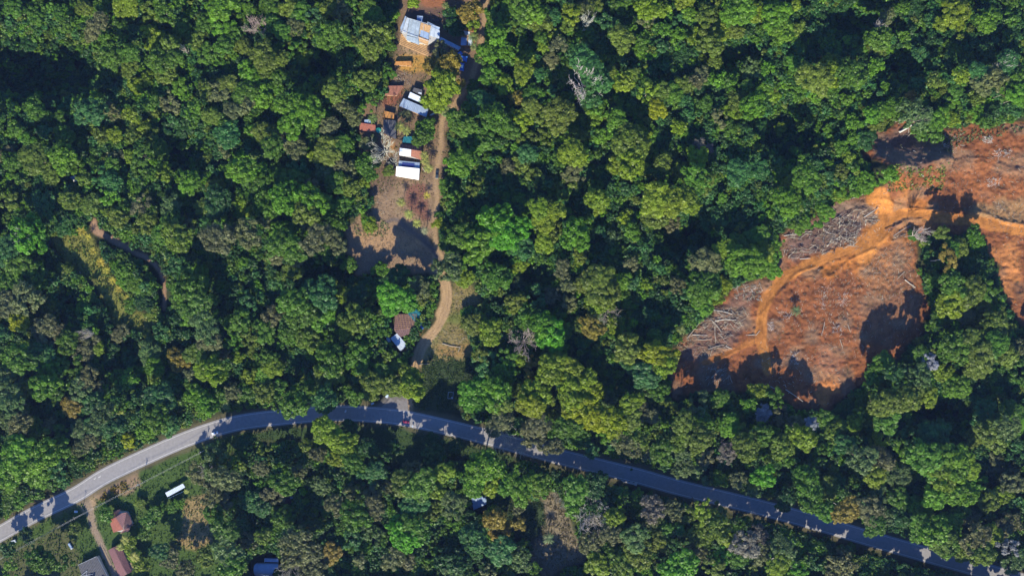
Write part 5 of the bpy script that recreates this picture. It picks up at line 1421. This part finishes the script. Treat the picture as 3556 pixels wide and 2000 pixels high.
house('small_annex', 'tiny pinkish roofed annex at the side of the long gabled house', 'shed', [('roof', ZL('945,1275 1005,1262 1010,1335 975,1345'), (2.5, 2.3, 2.3, 2.5), M_pink, 3)], (ZL('945,1275 1005,1262 1010,1335 975,1345'), (2.5, 2.3, 2.3, 2.5)))
r, off = house('dark_roof_workshop', 'dark blue flat roofed workshop near the picture bottom edge', 'building', [('roof', ZL('272,1300 515,1188 660,1470 360,1560'), (3.6, 3.6, 3.2, 3.2), M_dark, 14)], (ZL('272,1300 515,1188 660,1470 360,1560'), (3.6, 3.6, 3.2, 3.2)))
mb = MB()
for x0, y0, x1, y1 in ((300, 1450, 390, 1375), (390, 1375, 380, 1449), (320, 1449, 465, 1420), (525, 1190, 655, 1440), (270, 1300, 515, 1186)):
    a_, b_ = quad3(ZL(f'{x0},{y0} {x1},{y1}'), (3.9, 3.9)); mb.tube(Vector(a_) - off, Vector(b_) - off, 0.10, 0.10, 5)
mb.build('frame', M_pale, r)
r, off = house('bus_shelter', 'long narrow white roofed shelter standing on the grass', 'shelter', [('roof', ZL('1425,345 1660,222 1690,272 1455,400'), (2.9, 2.9, 2.8, 2.8), M_blwh, 12)])
mb = MB()
for q in quad3(ZL('1440,352 1655,235 1680,268 1460,388 1548,290 1570,330'), (2.8,) * 6):
    v = Vector(q) - off; mb.tube((v.x, v.y, -.1), (v.x, v.y, 2.75), 0.07, 0.07, 6)
mb.build('post', M_conc, r)
mb = MB(); a_, b_ = quad3(ZL('1468,420 1670,325'), (1.0, 1.0)); mb.tube(Vector(a_) - off, Vector(b_) - off, 0.1, 0.1, 6)
for t in (0, .5, 1):
    v = (Vector(a_) - off).lerp(Vector(b_) - off, t); mb.tube((v.x, v.y, -.1), (v.x, v.y, 1.0), 0.06, 0.06, 5)
mb.build('rail', M_white, r)
# bottom edge: blue barrel roof with white awning
root = empty('barrel_roof_hall', *P(920, 1970, 4), 0)
off = Vector((root.location.x, root.location.y, 0))
mb = MB()
rows = []
for k in range(13):
    a_ = math.pi * k / 12
    t = 0.5 - 0.5 * math.cos(a_)
    y_ = 1000 + 470 * t
    lx = 740 - 160 * math.sin(a_) ** 0.8
    z = 3.0 + 2.2 * math.sin(a_)
    rows.append([Vector(p) - off for p in quad3(ZB(f'{lx},{y_} 1410,{y_ + 10}'), (z - .8, z))])
vs = [p for r_ in rows for p in r_]
mb.add(vs, [(2 * i, 2 * i + 1, 2 * i + 3, 2 * i + 2) for i in range(12)])
mb.build('roof', M_dblue, root, smooth=True)
mb = MB(); mb.panel(*[Vector(p) - off for p in quad3(ZB('960,960 1420,975 1415,850 960,835'), (3.0, 3.0, 3.2, 3.2))], n=6, amp=.02); mb.build('annex_roof', M_dblue, root)
mb = MB()
for (x0, y0, x1, y1) in ((955, 860, 1415, 885), (955, 860, 955, 980), (1415, 885, 1410, 980)):
    p, q = [Vector(v) - off for v in quad3(ZB(f'{x0},{y0} {x1},{y1}'), (3.5, 3.5))]; mb.tube(p, q, 0.22, 0.22, 6)
mb.build('parapet', M_pale, root)
mb = MB(); mb.panel(*[Vector(p) - off for p in quad3(ZB('820,1310 1400,1345 1380,1470 850,1400'), (3.4, 3.4, 2.6, 2.6))], n=8); mb.build('awning', M_white, root)
mb = MB(); walls_under(mb, [Vector(p) - off for p in quad3(ZB('650,1020 1400,1020 1400,1470 650,1470'), (2.6,) * 4)]); mb.build('wall', M_wall, root)
tag(root, 'blue barrel roofed hall with a white awning cut by the picture bottom edge', 'building')
house('shaded_blue_roof_house', 'house with a flat blue roof in the shade below the road', 'house', [('roof', TP(1, 2, '1620,835 1740,850 1738,905 1640,950'), (3.6, 3.6, 3.2, 3.2), M_dblue, 10)], (TP(1, 2, '1620,835 1740,850 1738,905 1640,950'), (3.6, 3.6, 3.2, 3.2)))
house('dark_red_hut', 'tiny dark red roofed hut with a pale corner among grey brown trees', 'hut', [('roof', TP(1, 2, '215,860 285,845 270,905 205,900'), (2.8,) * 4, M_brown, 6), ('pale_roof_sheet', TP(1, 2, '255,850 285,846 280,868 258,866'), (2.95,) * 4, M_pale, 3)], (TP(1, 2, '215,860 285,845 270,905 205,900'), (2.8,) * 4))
house('grey_shack', 'tiny grey and white shack among the trees near the left edge', 'hut', [('roof', TP(0, 0, '525,1335 570,1325 575,1360 530,1368'), (2.8, 2.8, 2.4, 2.4), M_grey, 5), ('white_roof_sheet', TP(0, 0, '555,1355 592,1350 590,1372 552,1372'), (2.5,) * 4, M_white, 3)], (TP(0, 0, '525,1335 570,1325 575,1360 530,1368'), (2.8, 2.8, 2.4, 2.4)))
house('roadside_slab', 'concrete culvert slab with a low wall beside the shaded road', 'slab', [('deck', TP(2, 2, '820,722 945,742 940,765 835,738'), (0.5,) * 4, M_conc, 1), ('end_wall', TP(2, 2, '925,740 948,742 940,768 920,762'), (1.1,) * 4, M_conc, 1)], (TP(2, 2, '820,722 945,742 940,765 835,738'), (0.5,) * 4), M_conc)

# small things: tank, canoe, frame, boards
def put(name, mb, m, px, py, label, cat, z=None):
    x, y = P(px, py, 1)
    o = mb.build(name, m, None, (x, y, gz(x, y) if z is None else z))
    return tag(o, label, cat)


mb = MB(); mb.tube((0, 0, 0), (0, 0, 1.9), 1.75, 1.75, 20); mb.tube((0, 0, 1.9), (0, 0, 2.3), 1.75, .4, 20); mb.tube((0, 0, 2.3), (0, 0, 2.45), .4, .4, 12)
put('water_tank', mb, M_green, *Z6('345,738')[0], 'round green water tank beside the rusty red roof', 'water tank')
mb = MB(); N = 10
for k in range(N):
    t0, t1 = k / N, (k + 1) / N
    f = lambda t: (-2.2 + 4.4 * t, 0.5 * math.sin(math.pi * t) ** .6)
    (xa, wa), (xb, wb) = f(t0), f(t1)
    mb.add([(xa, -wa, .55), (xb, -wb, .55), (xb, 0, .06), (xa, 0, .06), (xa, wa, .55), (xb, wb, .55)], [(0, 3, 2, 1), (3, 4, 5, 2)])
mb.box((0, 0, .5), (.25, .95, .05)); mb.box((-1, 0, .5), (.2, .8, .05)); mb.box((1, 0, .5), (.2, .8, .05))
o = put('canoe', mb, mat('canoe_white', (0.7, 0.74, 0.66), .5, .1, 2), *Z6('1015,535')[0], 'short white canoe lying beside the tin roofed house', 'canoe'); o.rotation_euler.z = .45
mb = MB()
for (ax, ay, bx, by) in ((-1.7, -2.2, 1.7, -2.2), (1.7, -2.2, 1.7, 2.2), (1.7, 2.2, -1.7, 2.2), (-1.7, 2.2, -1.7, -2.2)):
    mb.tube((ax, ay, 1.6), (bx, by, 1.6), .12, .12, 6); mb.tube((ax, ay, 0), (ax, ay, 1.6), .1, .1, 6)
mb.box((1.0, -1.5, 1.0), (1.0, .5, 2.0))
o = put('metal_frame', mb, M_pale, *T(1, 2, 1468, 85), 'square white pipe frame standing in the shaded lot', 'frame'); o.rotation_euler.z = -.1
root = empty('tool_rack', *P(*ZL('165,1050')[0], 1), 0, -1.0)
mb = MB(); mb.box((0, 0, .55), (4.6, 1.5, .9), 0, .9); mb.build('body', M_dblue, root)
mb = MB(); mb.box((1.9, 0, 1.15), (1.2, 1.5, .3), 0, .8); mb.build('lid', M_pale, root)
tag(root, 'bluish covered trailer in the dark grass near the workshop', 'trailer')
mb = MB(); mb.box((0, 0, .7), (3.0, 1.9, 1.1), 0, .95); mb.box((0, 0, 1.33), (3.2, 2.1, .12))
o = put('white_container', mb, M_pale, *T(0, 2, 103, 1187), 'small pale box standing on grass near the bottom left road', 'container'); o.rotation_euler.z = .35
for k, (c, r_, x, y, s, lb) in enumerate(((0, 2, 575, 962, 1.6, 'blue white board lying on the verge beside the driveway mouth'), (1, 2, 880, 148, 1.4, 'pale upright signboard on the verge left of the side road'),
                                  (1, 2, 1245, 85, 1.3, 'small bluish signboard in the grass right of the side road'), (1, 2, 678, 205, 1.2, 'pinkish concrete marker on the road edge under a tree'),
                                  (1, 2, 1183, 318, 1.1, 'pale round concrete block on the lower road edge'))):
    mb = MB(); mb.tube((-.5 * s, 0, 0), (-.5 * s, 0, 1.7), .06, .06, 6); mb.tube((.5 * s, 0, 0), (.5 * s, 0, 1.7), .06, .06, 6); mb.box((0, .15, 1.3), (1.5 * s, .9 * s, .08)); mb.box((0, .05, .7), (1.2 * s, .08, .5))
    o = put('signboard', mb, M_pale, *T(c, r_, x, y), lb, 'sign'); o.rotation_euler.z = .4 * k
for k, (c, r_, x, y) in enumerate(((0, 2, 715, 713), (0, 2, 750, 700))):
    x_, y_ = P(*T(c, r_, x, y), .1)
    mb = MB(); mb.box((0, 0, .011), (1.6, .5, .01), .5); mb.box((.5, .5, .011), (.9, .35, .01), 1.2)
    o = mb.build('road_patch', M_line, None, (x_, y_, .07)); tag(o, ('white' if k else 'larger white') + ' paint arrow fragment on the sunlit road' if k else 'white worn arrow mark on the sunlit road, lower one', 'road marking', kind='structure')


def car(name, label, cat, px, py, ang, colr_, L=4.4, W=1.8, Hh=1.45, pickup=False):
    x, y = P(px, py, 0.8)
    root = empty(name, x, y, 0.08 if at_grid(dr, x, y) < 27 else gz(x, y), ang)
    m = mat('car_paint', colr_, 0.3, 0.03, 1.0, spec=0.6)
    prof = [(-.5, .35), (-.5, .62), (-.47, .80), (-.22, .84), (.22, .82), (.46, .70), (.5, .55), (.5, .33)]
    mb = MB(); n = len(prof)
    vs = []
    for sy, wk in ((-1, 1), (-1, .9), (1, .9), (1, 1)):
        for (u, z) in prof:
            top = z > .65
            vs.append((u * L, sy * W / 2 * (wk if top else 1.0), z * Hh / 1.45 + (.02 if wk < 1 and top else 0)))
    fs = []
    for lay in range(3):
        for i in range(n):
            j = (i + 1) % n
            fs.append((lay * n + i, lay * n + j, (lay + 1) * n + j, (lay + 1) * n + i))
    fs += [tuple(range(n))[::-1], tuple(range(3 * n, 4 * n))]
    mb.add(vs, fs); mb.build('body', m, root)
    x0, x1 = (-.05, .27) if pickup else (-.42, .25)
    mb = MB(); mb.add([(x0 * L, -W * .44, .82), (x1 * L, -W * .44, .82), (x1 * L, W * .44, .82), (x0 * L, W * .44, .82),
                       ((x0 + .08) * L, -W * .38, Hh), ((x1 - .13) * L, -W * .38, Hh), ((x1 - .13) * L, W * .38, Hh), ((x0 + .08) * L, W * .38, Hh)],
                      [(0, 1, 5, 4), (1, 2, 6, 5), (2, 3, 7, 6), (3, 0, 4, 7), (4, 5, 6, 7)]); mb.build('windows', M_glassd, root)
    mb = MB(); mb.box(((x0 + x1 - .05) / 2 * L, 0, Hh + .03), ((x1 - x0 - .17) * L, W * .76, .06), 0, .96); mb.build('roof', m, root)
    if pickup:
        mb = MB(); mb.box((-.28 * L, 0, .9), (.38 * L, W * .8, .05)); mb.build('cargo_bed', M_dark, root)
    for u in (-.31, .31):
        for sy in (-1, 1):
            mb = MB(); mb.tube((0, -.11, 0), (0, .11, 0), .33, .33, 14); wl = mb.build('wheel', M_rub, root, (u * L, sy * (W / 2 - .08), .33))
    for sy in (-1, 1):
        mb = MB(); mb.box((.495 * L, sy * W * .34, .6), (.05, .32, .14)); mb.build('headlight', M_pale, root)
    return tag(root, label, cat)


car('car', 'white car driving on the sunlit left stretch of road', 'car', *T(0, 2, 1620, 370), .28, (0.75, 0.78, 0.82), 4.6)
car('car', 'dark red car on the road below the side road mouth', 'car', *T(1, 2, 1132, 286), -.12, (0.28, 0.03, 0.06), 4.6)
car('car', 'pale blue white car parked on the side road beside the crowns', 'car', *T(1, 2, 993, 84), 1.0, (0.55, 0.66, 0.80), 4.0)
car('pickup', 'dark pickup parked across the dirt road beside the white roofed house', 'pickup', *Z6('1078,1290')[0], -1.62, (0.03, 0.04, 0.05), 5.6, 2.0, 1.7, True)

# utility poles with cross arms, and the cables between them
poles = []
for (x, y, lb) in ((1505, 519, 'pale concrete utility pole at the upper end of the roadside cables'), (1030, 765, 'pale concrete utility pole between driveway and sunlit road verge'), (-260, 1460, None), (560, 1011, 'pale concrete utility pole left of the sandy driveway')):
    px, py = T(0, 2, x, y)
    X, Y = P(px, py, 9.2)
    poles.append((X, Y))
    if lb is None: continue
    root = empty('utility_pole', X, Y, 0, .5)
    mb = MB(); mb.tube((0, 0, -.3), (0, 0, 9.8), .19, .12, 10); mb.build('pole', M_conc, root)
    mb = MB(); mb.box((0, 0, 9.2), (.14, 2.2, .14)); mb.build('crossarm', M_wood, root)
    for yy in (-.95, 0, .95):
        mb = MB(); mb.tube((0, yy, 9.27), (0, yy, 9.55), .07, .05, 8); mb.build('insulator', M_white, root)
    if x > 1000:
        mb = MB(); mb.tube((.38, .1, 7.4), (.38, .1, 8.5), .3, .3, 12); mb.build('transformer', M_pale, root)
    tag(root, lb, 'utility pole')
order = [(poles[0], poles[1]), (poles[1], poles[3]), (poles[3], poles[2])]
M_cab = mat('cable', (0.45, 0.45, 0.44), .6, .05, 1)
for k, (a_, b_) in enumerate(order):
    mb = MB()
    for o_ in (-.15, .45):
        prev = None
        for i in range(17):
            t = i / 16
            d = Vector((b_[0] - a_[0], b_[1] - a_[1], 0)).normalized(); n_ = Vector((-d.y, d.x, 0)) * o_
            p = Vector((a_[0] + (b_[0] - a_[0]) * t, a_[1] + (b_[1] - a_[1]) * t, 9.5 - 4 * 1.0 * t * (1 - t))) + n_ * (1.0)
            if prev is not None: mb.tube(prev, p, .038, .038, 4, cap=False)
            prev = p
    o = mb.build('power_line', M_cab)
    tag(o, ['pale overhead cables over the grass above the white shelter', 'pale overhead cables crossing the sandy driveway mouth', 'pale overhead cables over the dark grass down to the left edge'][k], 'cable', 'overhead cables along the road')

label_all(lab)
